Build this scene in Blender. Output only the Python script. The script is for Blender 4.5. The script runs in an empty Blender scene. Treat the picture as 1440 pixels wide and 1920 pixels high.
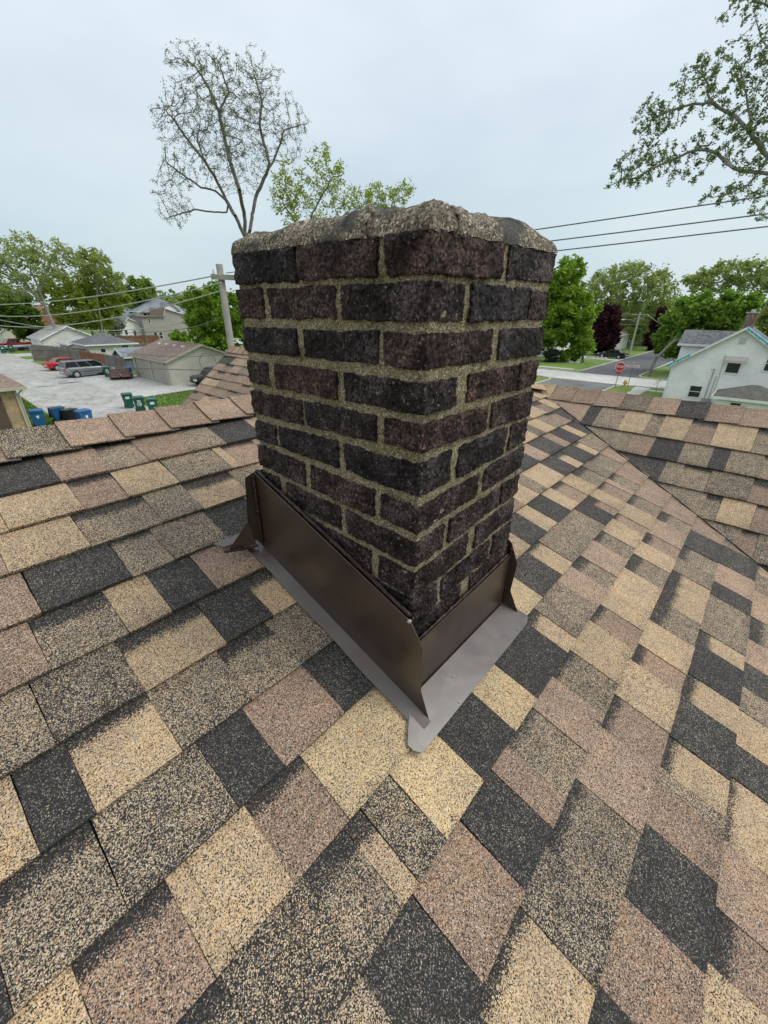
import bpy, math, random
import numpy as np
from mathutils import Vector, Matrix, noise, kdtree
random.seed(7)
RNG = np.random.default_rng(11)
SC = bpy.context.scene
COL = SC.collection

# ------------------------------------------------------------------ camera
CAM = Vector((-0.52010, -0.37427, -0.10826))
YAW, PITCH, ROLL, FOC = 0.85256, 0.46249, 0.01146, 753.71
_f = Vector((math.sin(YAW) * math.cos(PITCH), math.cos(YAW) * math.cos(PITCH), -math.sin(PITCH)))
_r = Vector((math.cos(YAW), -math.sin(YAW), 0.0))
_u = _r.cross(_f)
R_ = _r * math.cos(ROLL) + _u * math.sin(ROLL)
U_ = -_r * math.sin(ROLL) + _u * math.cos(ROLL)
cam = bpy.data.cameras.new('camera')
cam.sensor_fit = 'HORIZONTAL'; cam.sensor_width = 36.0
cam.lens = 36.0 * FOC / 1440.0
cam.clip_start = 0.02; cam.clip_end = 3000
co = bpy.data.objects.new('camera', cam); COL.objects.link(co)
co.matrix_world = Matrix(((R_.x, U_.x, -_f.x, CAM.x), (R_.y, U_.y, -_f.y, CAM.y), (R_.z, U_.z, -_f.z, CAM.z), (0, 0, 0, 1)))
SC.camera = co

# ------------------------------------------------------------------ light and sky
SUN_EL, SUN_AZ = math.radians(48), math.radians(140)      # azimuth measured from +Y towards +X
w = bpy.data.worlds.new('World'); SC.world = w; w.use_nodes = True
nt = w.node_tree; nt.nodes.clear()
def N(t, kind, **kw):
    n = t.nodes.new(kind)
    for k, v in kw.items(): setattr(n, k, v)
    return n
out = N(nt, 'ShaderNodeOutputWorld'); bg = N(nt, 'ShaderNodeBackground'); bg2 = N(nt, 'ShaderNodeBackground')
sky = N(nt, 'ShaderNodeTexSky'); sky.sky_type = 'NISHITA'; sky.sun_disc = False
sky.sun_elevation = SUN_EL; sky.sun_rotation = SUN_AZ
bg.inputs[1].default_value = 0.05
nt.links.new(sky.outputs[0], bg.inputs[0])
tc = N(nt, 'ShaderNodeTexCoord'); mp = N(nt, 'ShaderNodeMapping'); mp.inputs['Scale'].default_value = (1.2, 1.2, 3.0)
nz = N(nt, 'ShaderNodeTexNoise'); nz.inputs['Scale'].default_value = 1.6; nz.inputs['Detail'].default_value = 4; nz.inputs['Roughness'].default_value = 0.5
nt.links.new(tc.outputs['Generated'], mp.inputs[0]); nt.links.new(mp.outputs[0], nz.inputs['Vector'])
sep = N(nt, 'ShaderNodeSeparateXYZ'); nt.links.new(tc.outputs['Generated'], sep.inputs[0])
rz = N(nt, 'ShaderNodeValToRGB')
e = rz.color_ramp.elements
e[0].position = 0.0; e[0].color = (0.56, 0.645, 0.685, 1)
e[1].position = 1.0; e[1].color = (0.95, 0.97, 1.0, 1)
m_ = e.new(0.12); m_.color = (0.54, 0.645, 0.70, 1)
m_ = e.new(0.42); m_.color = (0.69, 0.765, 0.835, 1)
nt.links.new(sep.outputs['Z'], rz.inputs[0])
rn = N(nt, 'ShaderNodeValToRGB'); e = rn.color_ramp.elements
e[0].position = 0.35; e[0].color = (0.885, 0.91, 0.94, 1); e[1].position = 0.68; e[1].color = (1.08, 1.06, 1.035, 1)
nt.links.new(nz.outputs['Fac'], rn.inputs[0])
mul = N(nt, 'ShaderNodeMixRGB', blend_type='MULTIPLY'); mul.inputs[0].default_value = 1
nt.links.new(rz.outputs[0], mul.inputs[1]); nt.links.new(rn.outputs[0], mul.inputs[2])
nt.links.new(mul.outputs[0], bg2.inputs[0]); bg2.inputs[1].default_value = 1.0
mx = N(nt, 'ShaderNodeMixShader'); mx.inputs[0].default_value = 0.93
nt.links.new(bg.outputs[0], mx.inputs[1]); nt.links.new(bg2.outputs[0], mx.inputs[2]); nt.links.new(mx.outputs[0], out.inputs[0])
sun = bpy.data.lights.new('sun', 'SUN'); sun.energy = 1.5; sun.angle = math.radians(28); sun.color = (1.0, 0.965, 0.90)
so = bpy.data.objects.new('sun', sun); COL.objects.link(so)
sd = Vector((math.sin(SUN_AZ) * math.cos(SUN_EL), math.cos(SUN_AZ) * math.cos(SUN_EL), math.sin(SUN_EL)))
so.rotation_euler = sd.to_track_quat('Z', 'Y').to_euler(); so.location = (0, 0, 30)
SC.view_settings.view_transform = 'Standard'; SC.view_settings.look = 'None'
SC.view_settings.exposure = 0.30; SC.view_settings.gamma = 1.0; SC.view_settings.use_curve_mapping = False

# ------------------------------------------------------------------ pixel <-> place helpers (1440 x 1920 picture)
GZ = -7.108                                                # ground level
def ray(u, v):
    return R_ * ((u - 720) / FOC) + U_ * (-(v - 960) / FOC) + _f
def gp(u, v, z=GZ):
    r = ray(u, v); return CAM + r * ((z - CAM.z) / r.z)
def at(u, v, d):                                           # point seen at (u, v), d metres away horizontally
    r = ray(u, v); return CAM + r * (d / math.hypot(r.x, r.y))

# ------------------------------------------------------------------ mesh helpers
def mk(name, verts, faces, mat, parent=None, smooth=False, cols=None):
    me = bpy.data.meshes.new(name)
    me.from_pydata([tuple(v) for v in verts], [], faces)
    if mat: me.materials.append(mat)
    if smooth: me.polygons.foreach_set('use_smooth', [True] * len(me.polygons))
    if cols is not None:
        a = me.color_attributes.new('tone', 'FLOAT_COLOR', 'POINT')
        a.data.foreach_set('color', np.asarray(cols, dtype=np.float32).ravel())
    me.update()
    o = bpy.data.objects.new(name, me); COL.objects.link(o)
    if parent: o.parent = parent
    return o
def mknp(name, verts, quads, mat, parent=None, smooth=False):
    """quads: (n,k) int array of equal-sized faces"""
    me = bpy.data.meshes.new(name)
    V = np.asarray(verts, dtype=np.float32); Q = np.asarray(quads, dtype=np.int32)
    me.vertices.add(len(V)); me.vertices.foreach_set('co', V.ravel())
    k = Q.shape[1]
    me.loops.add(Q.size); me.loops.foreach_set('vertex_index', Q.ravel())
    me.polygons.add(len(Q)); me.polygons.foreach_set('loop_start', np.arange(0, Q.size, k, dtype=np.int32))
    me.polygons.foreach_set('loop_total', np.full(len(Q), k, dtype=np.int32))
    if smooth: me.polygons.foreach_set('use_smooth', np.ones(len(Q), dtype=bool))
    me.materials.append(mat); me.update(calc_edges=True)
    o = bpy.data.objects.new(name, me); COL.objects.link(o)
    if parent: o.parent = parent
    return o
def thing(name, label, cat, loc=(0, 0, 0), rz=0.0, group=None, rot=None):
    o = bpy.data.objects.new(name, None); COL.objects.link(o)
    o.empty_display_size = 0.2
    o.location = loc; o.rotation_euler = rot if rot else (0, 0, rz)
    o['label'] = label; o['category'] = cat
    if group: o['group'] = group
    return o
def tag(o, label, cat, group=None):
    o['label'] = label; o['category'] = cat
    if group: o['group'] = group
    return o
def struct(o): o['kind'] = 'structure'; return o
def stuff(o): o['kind'] = 'stuff'; return o
def copy_thing(root, loc, rz, label):
    c = root.copy(); COL.objects.link(c); c.location = loc; c.rotation_euler = (0, 0, rz); c['label'] = label
    for ch in [o for o in bpy.data.objects if o.parent == root]:
        k = ch.copy(); COL.objects.link(k); k.parent = c
        for g in [o for o in bpy.data.objects if o.parent == ch]:
            h = g.copy(); COL.objects.link(h); h.parent = k
    return c
class MB:
    def __init__(s, off=(0, 0, 0)): s.v = []; s.f = []; s.o = Vector(off)
    def add(s, vs, fs):
        n = len(s.v); s.v += [Vector(p) - s.o for p in vs]; s.f += [tuple(i + n for i in f) for f in fs]; return s
    def box(s, x0, x1, y0, y1, z0, z1):
        return s.add([(x0, y0, z0), (x1, y0, z0), (x1, y1, z0), (x0, y1, z0), (x0, y0, z1), (x1, y0, z1), (x1, y1, z1), (x0, y1, z1)],
                     [(0, 3, 2, 1), (4, 5, 6, 7), (0, 1, 5, 4), (1, 2, 6, 5), (2, 3, 7, 6), (3, 0, 4, 7)])
    def frus(s, b, t, z0, z1):                       # frustum: b, t = (x0,x1,y0,y1)
        return s.add([(b[0], b[2], z0), (b[1], b[2], z0), (b[1], b[3], z0), (b[0], b[3], z0), (t[0], t[2], z1), (t[1], t[2], z1), (t[1], t[3], z1), (t[0], t[3], z1)],
                     [(0, 3, 2, 1), (4, 5, 6, 7), (0, 1, 5, 4), (1, 2, 6, 5), (2, 3, 7, 6), (3, 0, 4, 7)])
    def slab(s, pts, n, t):                          # polygon pts (ccw seen from n) thickened by t against n
        k = len(pts); P = [Vector(p) for p in pts]; n = Vector(n).normalized()
        vs = P + [p - n * t for p in P]
        return s.add(vs, [tuple(range(k)), tuple(range(2 * k - 1, k - 1, -1))] + [(i, k + i, k + (i + 1) % k, (i + 1) % k) for i in range(k)])
    def tube(s, pts, r, n=6, cap=True):
        pts = [Vector(p) for p in pts]; rr = r if isinstance(r, (list, tuple)) else [r] * len(pts)
        base = []
        for i, p in enumerate(pts):
            d = (pts[min(i + 1, len(pts) - 1)] - pts[max(i - 1, 0)]).normalized()
            a = d.cross(Vector((0, 0, 1)))
            if a.length < 1e-3: a = d.cross(Vector((0, 1, 0)))
            a.normalize(); b = d.cross(a)
            base += [p + (a * math.cos(t * 2 * math.pi / n) + b * math.sin(t * 2 * math.pi / n)) * rr[i] for t in range(n)]
        fs = [(i * n + j, i * n + (j + 1) % n, (i + 1) * n + (j + 1) % n, (i + 1) * n + j) for i in range(len(pts) - 1) for j in range(n)]
        if cap: fs += [tuple(range(n - 1, -1, -1)), tuple((len(pts) - 1) * n + j for j in range(n))]
        return s.add(base, fs)
    def build(s, name, mat, parent=None, smooth=False): return mk(name, s.v, s.f, mat, parent, smooth)

# ------------------------------------------------------------------ materials
def newmat(name):
    m = bpy.data.materials.new(name); m.use_nodes = True; t = m.node_tree
    return m, t, t.nodes['Principled BSDF']
def ramp(t, src, stops):
    r = N(t, 'ShaderNodeValToRGB'); e = r.color_ramp.elements
    e[0].position, e[0].color = stops[0][0], (*stops[0][1], 1)
    e[1].position, e[1].color = stops[-1][0], (*stops[-1][1], 1)
    for p, c in stops[1:-1]: x = e.new(p); x.color = (*c, 1)
    t.links.new(src, r.inputs[0]); return r.outputs[0]
def noise_n(t, scale, detail=4, rough=0.55, vec=None, dist=0.0):
    n = N(t, 'ShaderNodeTexNoise'); n.inputs['Scale'].default_value = scale; n.inputs['Detail'].default_value = detail
    n.inputs['Roughness'].default_value = rough; n.inputs['Distortion'].default_value = dist
    if vec is None:
        c = N(t, 'ShaderNodeTexCoord'); vec = c.outputs['Object']
    t.links.new(vec, n.inputs['Vector']); return n
def bump(t, p, h, strength=0.3, dist=0.01, nrm=None):
    b = N(t, 'ShaderNodeBump'); b.inputs['Strength'].default_value = strength; b.inputs['Distance'].default_value = dist
    t.links.new(h, b.inputs['Height'])
    if nrm: t.links.new(nrm, b.inputs['Normal'])
    t.links.new(b.outputs[0], p.inputs['Normal']); return b.outputs[0]
def vary(name, c, rough=0.6, amt=0.25, scale=3.0, metal=0.0, bs=0.0, bscale=40, c2=None, spec=None):
    """plain surface with procedural wear: colour drifts between darker and lighter"""
    m, t, p = newmat(name)
    n = noise_n(t, scale, 6, 0.6)
    lo = tuple(x * (1 - amt) for x in c); hi = c2 if c2 else tuple(min(1, x * (1 + amt)) for x in c)
    t.links.new(ramp(t, n.outputs['Fac'], [(0.3, lo), (0.5, c), (0.72, hi)]), p.inputs['Base Color'])
    p.inputs['Roughness'].default_value = rough; p.inputs['Metallic'].default_value = metal
    if spec is not None: p.inputs['Specular IOR Level'].default_value = spec
    if bs:
        n2 = noise_n(t, bscale, 5, 0.6); bump(t, p, n2.outputs['Fac'], bs, 0.02)
    return m
def siding(name, c, step=0.11, rough=0.5, axis='Z', depth=0.012, amt=0.1):
    """lap siding / shingle courses on far walls: fine relief"""
    m, t, p = newmat(name)
    c_ = N(t, 'ShaderNodeTexCoord'); s = N(t, 'ShaderNodeSeparateXYZ'); t.links.new(c_.outputs['Object'], s.inputs[0])
    d = N(t, 'ShaderNodeMath', operation='DIVIDE'); t.links.new(s.outputs[axis], d.inputs[0]); d.inputs[1].default_value = step
    fr = N(t, 'ShaderNodeMath', operation='FRACT'); t.links.new(d.outputs[0], fr.inputs[0])
    n = noise_n(t, 1.2, 5, 0.6)
    base = ramp(t, n.outputs['Fac'], [(0.3, tuple(x * (1 - amt) for x in c)), (0.7, tuple(min(1, x * (1 + amt)) for x in c))])
    gap = ramp(t, fr.outputs[0], [(0.0, (0.55, 0.56, 0.58)), (0.10, (1, 1, 1)), (1.0, (1, 1, 1))])
    mm = N(t, 'ShaderNodeMixRGB', blend_type='MULTIPLY'); mm.inputs[0].default_value = 0.7
    t.links.new(base, mm.inputs[1]); t.links.new(gap, mm.inputs[2]); t.links.new(mm.outputs[0], p.inputs['Base Color'])
    inv = N(t, 'ShaderNodeMath', operation='SUBTRACT'); inv.inputs[0].default_value = 1; t.links.new(fr.outputs[0], inv.inputs[1])
    bump(t, p, inv.outputs[0], 0.8, depth); p.inputs['Roughness'].default_value = rough
    return m
def farroof(name, c, amt=0.35, scale=7):
    m, t, p = newmat(name)
    v = N(t, 'ShaderNodeTexVoronoi'); v.inputs['Scale'].default_value = scale
    c_ = N(t, 'ShaderNodeTexCoord'); mp = N(t, 'ShaderNodeMapping'); mp.inputs['Scale'].default_value = (1, 1, 1.8)
    t.links.new(c_.outputs['Object'], mp.inputs[0]); t.links.new(mp.outputs[0], v.inputs['Vector'])
    s = N(t, 'ShaderNodeSeparateColor'); t.links.new(v.outputs['Color'], s.inputs[0])
    n = noise_n(t, 0.8, 5, 0.65)
    ad = N(t, 'ShaderNodeMath', operation='ADD'); t.links.new(s.outputs[0], ad.inputs[0]); t.links.new(n.outputs['Fac'], ad.inputs[1])
    hf = N(t, 'ShaderNodeMath', operation='MULTIPLY'); t.links.new(ad.outputs[0], hf.inputs[0]); hf.inputs[1].default_value = 0.5
    t.links.new(ramp(t, hf.outputs[0], [(0.2, tuple(x * (1 - amt) for x in c)), (0.8, tuple(x * (1 + amt) for x in c))]), p.inputs['Base Color'])
    p.inputs['Roughness'].default_value = 0.9
    return m
def foliage(name, dark, light, trans=0.5):
    m = bpy.data.materials.new(name); m.use_nodes = True; t = m.node_tree; t.nodes.clear()
    o = N(t, 'ShaderNodeOutputMaterial'); d = N(t, 'ShaderNodeBsdfDiffuse'); tr = N(t, 'ShaderNodeBsdfTranslucent'); mxs = N(t, 'ShaderNodeMixShader')
    g = N(t, 'ShaderNodeNewGeometry'); n = noise_n(t, 0.55, 3, 0.6)
    ad = N(t, 'ShaderNodeMath', operation='ADD'); t.links.new(g.outputs['Random Per Island'], ad.inputs[0]); t.links.new(n.outputs['Fac'], ad.inputs[1])
    hf = N(t, 'ShaderNodeMath', operation='MULTIPLY'); hf.inputs[1].default_value = 0.5; t.links.new(ad.outputs[0], hf.inputs[0])
    c = ramp(t, hf.outputs[0], [(0.22, dark), (0.5, tuple((a + b) / 2 for a, b in zip(dark, light))), (0.8, light)])
    t.links.new(c, d.inputs[0]); t.links.new(c, tr.inputs[0]); mxs.inputs[0].default_value = trans
    t.links.new(d.outputs[0], mxs.inputs[1]); t.links.new(tr.outputs[0], mxs.inputs[2]); t.links.new(mxs.outputs[0], o.inputs[0])
    return m

# granule-coated shingle: attribute 'tone' = (light granule rgb, share of charcoal granules)
def shingle_mat():
    m, t, p = newmat('shingle_granules')
    at_ = N(t, 'ShaderNodeAttribute'); at_.attribute_name = 'tone'
    tcn = N(t, 'ShaderNodeTexCoord')
    v = N(t, 'ShaderNodeTexVoronoi'); v.inputs['Scale'].default_value = 700; t.links.new(tcn.outputs['Object'], v.inputs['Vector'])
    s = N(t, 'ShaderNodeSeparateColor'); t.links.new(v.outputs['Color'], s.inputs[0])
    n1 = noise_n(t, 28, 4, 0.6, tcn.outputs['Object']); n2 = noise_n(t, 130, 3, 0.6, tcn.outputs['Object'])
    # dark share wanders a little
    a = N(t, 'ShaderNodeMath', operation='MULTIPLY_ADD'); t.links.new(n1.outputs['Fac'], a.inputs[0]); a.inputs[1].default_value = 0.36; a.inputs[2].default_value = -0.18
    a2 = N(t, 'ShaderNodeMath', operation='MULTIPLY_ADD'); t.links.new(n2.outputs['Fac'], a2.inputs[0]); a2.inputs[1].default_value = 0.22; a2.inputs[2].default_value = -0.11
    b = N(t, 'ShaderNodeMath', operation='ADD'); t.links.new(a.outputs[0], b.inputs[0]); t.links.new(a2.outputs[0], b.inputs[1])
    # scale wander by share*(1-share)*4 so pure patches stay pure
    i1 = N(t, 'ShaderNodeMath', operation='SUBTRACT'); i1.inputs[0].default_value = 1.12; t.links.new(at_.outputs['Alpha'], i1.inputs[1])
    i2 = N(t, 'ShaderNodeMath', operation='MULTIPLY'); t.links.new(i1.outputs[0], i2.inputs[0]); t.links.new(at_.outputs['Alpha'], i2.inputs[1])
    i3 = N(t, 'ShaderNodeMath', operation='MULTIPLY'); t.links.new(i2.outputs[0], i3.inputs[0]); i3.inputs[1].default_value = 4
    i4 = N(t, 'ShaderNodeMath', operation='MULTIPLY_ADD'); t.links.new(b.outputs[0], i4.inputs[0]); t.links.new(i3.outputs[0], i4.inputs[1]); t.links.new(at_.outputs['Alpha'], i4.inputs[2])
    cmp_ = N(t, 'ShaderNodeMapRange'); cmp_.inputs['To Min'].default_value = 1; cmp_.inputs['To Max'].default_value = 0
    sb = N(t, 'ShaderNodeMath', operation='SUBTRACT'); t.links.new(s.outputs[0], sb.inputs[0]); t.links.new(i4.outputs[0], sb.inputs[1])
    cmp_.inputs['From Min'].default_value = -0.09; cmp_.inputs['From Max'].default_value = 0.09; t.links.new(sb.outputs[0], cmp_.inputs['Value'])
    # light granules: brightness spread + a few cream ones
    br = N(t, 'ShaderNodeMapRange'); br.inputs['To Min'].default_value = 0.55; br.inputs['To Max'].default_value = 1.32; t.links.new(s.outputs[1], br.inputs['Value'])
    lg = N(t, 'ShaderNodeVectorMath', operation='SCALE'); t.links.new(at_.outputs['Color'], lg.inputs[0]); t.links.new(br.outputs[0], lg.inputs['Scale'])
    cr = N(t, 'ShaderNodeMixRGB'); cr.inputs[2].default_value = (0.66, 0.60, 0.49, 1)
    gt = N(t, 'ShaderNodeMath', operation='GREATER_THAN'); gt.inputs[1].default_value = 0.90; t.links.new(s.outputs[2], gt.inputs[0])
    gm = N(t, 'ShaderNodeMath', operation='MULTIPLY'); gm.inputs[1].default_value = 0.75; t.links.new(gt.outputs[0], gm.inputs[0])
    nh = noise_n(t, 11, 4, 0.65, tcn.outputs['Object']); hue = ramp(t, nh.outputs['Fac'], [(0.34, (0.86, 0.84, 0.86)), (0.5, (1.0, 1.0, 1.0)), (0.68, (1.10, 1.04, 0.94))])
    hm = N(t, 'ShaderNodeMixRGB', blend_type='MULTIPLY'); hm.inputs[0].default_value = 1; t.links.new(lg.outputs[0], hm.inputs[1]); t.links.new(hue, hm.inputs[2])
    t.links.new(gm.outputs[0], cr.inputs[0]); t.links.new(hm.outputs[0], cr.inputs[1])
    # charcoal granules: blue-black to grey
    dk = ramp(t, s.outputs[1], [(0.0, (0.012, 0.0115, 0.0115)), (0.7, (0.032, 0.030, 0.0295)), (0.95, (0.060, 0.057, 0.056)), (1.0, (0.26, 0.25, 0.24))])
    mxc = N(t, 'ShaderNodeMixRGB'); t.links.new(cmp_.outputs[0], mxc.inputs[0]); t.links.new(cr.outputs[0], mxc.inputs[1]); t.links.new(dk, mxc.inputs[2])
    # faint large scale weathering and dust
    n3 = noise_n(t, 3.2, 5, 0.6, tcn.outputs['Object'])
    wz = ramp(t, n3.outputs['Fac'], [(0.3, (0.86, 0.86, 0.87)), (0.7, (1.08, 1.07, 1.05))])
    fm = N(t, 'ShaderNodeMixRGB', blend_type='MULTIPLY'); fm.inputs[0].default_value = 1; t.links.new(mxc.outputs[0], fm.inputs[1]); t.links.new(wz, fm.inputs[2])
    t.links.new(fm.outputs[0], p.inputs['Base Color'])
    p.inputs['Roughness'].default_value = 0.85; p.inputs['Specular IOR Level'].default_value = 0.35
    b1 = bump(t, p, v.outputs['Distance'], 0.55, 0.0012)
    bump(t, p, n1.outputs['Fac'], 0.25, 0.004, b1)
    return m
M_SH = shingle_mat()

def brick_mat():
    m, t, p = newmat('clinker_brick')
    tcn = N(t, 'ShaderNodeTexCoord'); oi = N(t, 'ShaderNodeObjectInfo')
    n1 = noise_n(t, 14, 5, 0.65, tcn.outputs['Object']); n2 = noise_n(t, 150, 6, 0.7, tcn.outputs['Object'])
    ad = N(t, 'ShaderNodeMath', operation='MULTIPLY_ADD'); t.links.new(n2.outputs['Fac'], ad.inputs[0]); ad.inputs[1].default_value = 0.75
    t.links.new(n1.outputs['Fac'], ad.inputs[2])
    c1 = ramp(t, ad.outputs[0], [(0.66, (0.005, 0.0036, 0.0034)), (0.82, (0.033, 0.0235, 0.0225)), (0.93, (0.084, 0.062, 0.060)), (1.0, (0.16, 0.125, 0.12))])
    tint = ramp(t, oi.outputs['Random'], [(0.0, (0.66, 0.73, 0.82)), (0.3, (0.92, 0.94, 0.98)), (0.75, (1.12, 1.02, 0.98)), (1.0, (1.42, 1.02, 0.90))])
    mm = N(t, 'ShaderNodeMixRGB', blend_type='MULTIPLY'); mm.inputs[0].default_value = 1; t.links.new(c1, mm.inputs[1]); t.links.new(tint, mm.inputs[2])
    # mineral specks and a few pale smears
    v = N(t, 'ShaderNodeTexVoronoi'); v.inputs['Scale'].default_value = 420; t.links.new(tcn.outputs['Object'], v.inputs['Vector'])
    sc = N(t, 'ShaderNodeSeparateColor'); t.links.new(v.outputs['Color'], sc.inputs[0])
    g = N(t, 'ShaderNodeMath', operation='GREATER_THAN'); g.inputs[1].default_value = 0.985; t.links.new(sc.outputs[0], g.inputs[0])
    m2 = N(t, 'ShaderNodeMixRGB'); m2.inputs[2].default_value = (0.30, 0.27, 0.25, 1); t.links.new(g.outputs[0], m2.inputs[0]); t.links.new(mm.outputs[0], m2.inputs[1])
    n3 = noise_n(t, 9, 7, 0.75, tcn.outputs['Object'])
    sm = ramp(t, n3.outputs['Fac'], [(0.66, (0, 0, 0)), (0.78, (0.35, 0.35, 0.35))])
    m3 = N(t, 'ShaderNodeMixRGB'); m3.inputs[2].default_value = (0.15, 0.165, 0.17, 1); t.links.new(sm, m3.inputs[0]); t.links.new(m2.outputs[0], m3.inputs[1])
    n6 = noise_n(t, 230, 4, 0.75, tcn.outputs['Object']); pc_ = ramp(t, n6.outputs['Fac'], [(0.40, (0.08, 0.07, 0.07)), (0.50, (0.85, 0.85, 0.85)), (0.66, (2.1, 2.0, 1.95))])  # mottle whose near-black end paints cavity shade into the brick colour
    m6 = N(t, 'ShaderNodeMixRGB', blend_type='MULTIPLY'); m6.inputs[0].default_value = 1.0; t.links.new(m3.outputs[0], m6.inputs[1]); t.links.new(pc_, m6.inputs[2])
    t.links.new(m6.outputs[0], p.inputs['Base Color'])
    p.inputs['Roughness'].default_value = 0.6; p.inputs['Specular IOR Level'].default_value = 0.22
    mp = N(t, 'ShaderNodeMapping'); mp.inputs['Scale'].default_value = (1, 1, 0.8); t.links.new(tcn.outputs['Object'], mp.inputs[0])
    n4 = noise_n(t, 150, 6, 0.75, mp.outputs[0]); b1 = bump(t, p, n4.outputs['Fac'], 1.0, 0.014)
    v2 = N(t, 'ShaderNodeTexVoronoi'); v2.inputs['Scale'].default_value = 95; t.links.new(mp.outputs[0], v2.inputs['Vector'])
    bump(t, p, v2.outputs['Distance'], 0.9, 0.010, b1)
    return m
def mortar_mat():
    m, t, p = newmat('sandy_mortar')
    tcn = N(t, 'ShaderNodeTexCoord')
    v = N(t, 'ShaderNodeTexVoronoi'); v.inputs['Scale'].default_value = 470; t.links.new(tcn.outputs['Object'], v.inputs['Vector'])
    s = N(t, 'ShaderNodeSeparateColor'); t.links.new(v.outputs['Color'], s.inputs[0])
    c = ramp(t, s.outputs[0], [(0.0, (0.075, 0.060, 0.042)), (0.3, (0.19, 0.16, 0.104)), (0.7, (0.31, 0.265, 0.172)), (0.93, (0.46, 0.41, 0.29)), (1.0, (0.62, 0.58, 0.48))])
    n = noise_n(t, 11, 6, 0.65, tcn.outputs['Object'])
    moss = ramp(t, n.outputs['Fac'], [(0.32, (0.72, 0.70, 0.48)), (0.5, (1.0, 0.97, 0.90)), (0.75, (1.10, 1.02, 0.95))])
    mm = N(t, 'ShaderNodeMixRGB', blend_type='MULTIPLY'); mm.inputs[0].default_value = 1; t.links.new(c, mm.inputs[1]); t.links.new(moss, mm.inputs[2])
    n5 = noise_n(t, 34, 5, 0.7, tcn.outputs['Object'])
    pit = ramp(t, n5.outputs['Fac'], [(0.33, (0.35, 0.33, 0.30)), (0.48, (1, 1, 1))])
    m4 = N(t, 'ShaderNodeMixRGB', blend_type='MULTIPLY'); m4.inputs[0].default_value = 0.8; t.links.new(mm.outputs[0], m4.inputs[1]); t.links.new(pit, m4.inputs[2])
    t.links.new(m4.outputs[0], p.inputs['Base Color']); p.inputs['Roughness'].default_value = 0.95
    n2 = noise_n(t, 210, 5, 0.7, tcn.outputs['Object']); b1 = bump(t, p, n2.outputs['Fac'], 0.9, 0.006)
    bump(t, p, v.outputs['Distance'], 0.5, 0.002, b1)
    return m
M_BRICK = brick_mat(); M_MORTAR = mortar_mat()
def crown_mat():
    m, t, p = newmat('crown_mortar')
    tcn = N(t, 'ShaderNodeTexCoord')
    v = N(t, 'ShaderNodeTexVoronoi'); v.inputs['Scale'].default_value = 300; t.links.new(tcn.outputs['Object'], v.inputs['Vector'])
    s = N(t, 'ShaderNodeSeparateColor'); t.links.new(v.outputs['Color'], s.inputs[0])
    c = ramp(t, s.outputs[0], [(0.0, (0.040, 0.032, 0.024)), (0.3, (0.115, 0.094, 0.068)), (0.7, (0.215, 0.18, 0.130)), (0.93, (0.38, 0.34, 0.26)), (1.0, (0.60, 0.56, 0.47))])
    n = noise_n(t, 9, 6, 0.65, tcn.outputs['Object'])
    old = ramp(t, n.outputs['Fac'], [(0.30, (0.62, 0.58, 0.52)), (0.5, (1, 0.98, 0.95)), (0.75, (1.12, 1.08, 1.0))])
    mm = N(t, 'ShaderNodeMixRGB', blend_type='MULTIPLY'); mm.inputs[0].default_value = 1; t.links.new(c, mm.inputs[1]); t.links.new(old, mm.inputs[2])
    nt_ = noise_n(t, 7, 5, 0.6, tcn.outputs['Object'], .4); tm = ramp(t, nt_.outputs['Fac'], [(0.53, (0, 0, 0)), (0.59, (.85, .85, .85))])
    mt = N(t, 'ShaderNodeMixRGB'); mt.inputs[2].default_value = (0.042, 0.044, 0.042, 1); t.links.new(tm, mt.inputs[0]); t.links.new(mm.outputs[0], mt.inputs[1])
    t.links.new(mt.outputs[0], p.inputs['Base Color']); p.inputs['Roughness'].default_value = 0.92
    n2 = noise_n(t, 150, 6, 0.72, tcn.outputs['Object']); b1 = bump(t, p, n2.outputs['Fac'], 0.8, 0.005)
    bump(t, p, v.outputs['Distance'], 0.35, 0.0015, b1)
    return m
M_CROWN = crown_mat()
M_TAR = vary('grey_roof_cement', (0.10, 0.105, 0.105), 0.75, 0.6, 30, bs=0.9, bscale=90)
M_METAL, _t, _p = newmat('brown_coated_aluminium')
_n = noise_n(_t, 5, 6, 0.6); _t.links.new(ramp(_t, _n.outputs['Fac'], [(0.3, (0.030, 0.0165, 0.010)), (0.55, (0.038, 0.022, 0.0145)), (0.8, (0.052, 0.033, 0.023))]), _p.inputs['Base Color'])
_p.inputs['Metallic'].default_value = 0.0; _p.inputs['IOR'].default_value = 1.9
_n2 = noise_n(_t, 18, 5, 0.6); _rr = ramp(_t, _n2.outputs['Fac'], [(0.3, (0.26, 0.26, 0.26)), (0.75, (0.42, 0.42, 0.42))]); _t.links.new(_rr, _p.inputs['Roughness'])
_n3 = noise_n(_t, 5, 3, 0.5); bump(_t, _p, _n3.outputs['Fac'], 0.25, 0.012)
M_SEAL = vary('dark_red_brown_sealant', (0.022, 0.006, 0.006), 0.28, 0.5, 40, bs=0.5, bscale=60)
M_SCREW = vary('screw_steel', (0.20, 0.19, 0.18), 0.35, 0.1, 50, metal=0.9)

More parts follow.
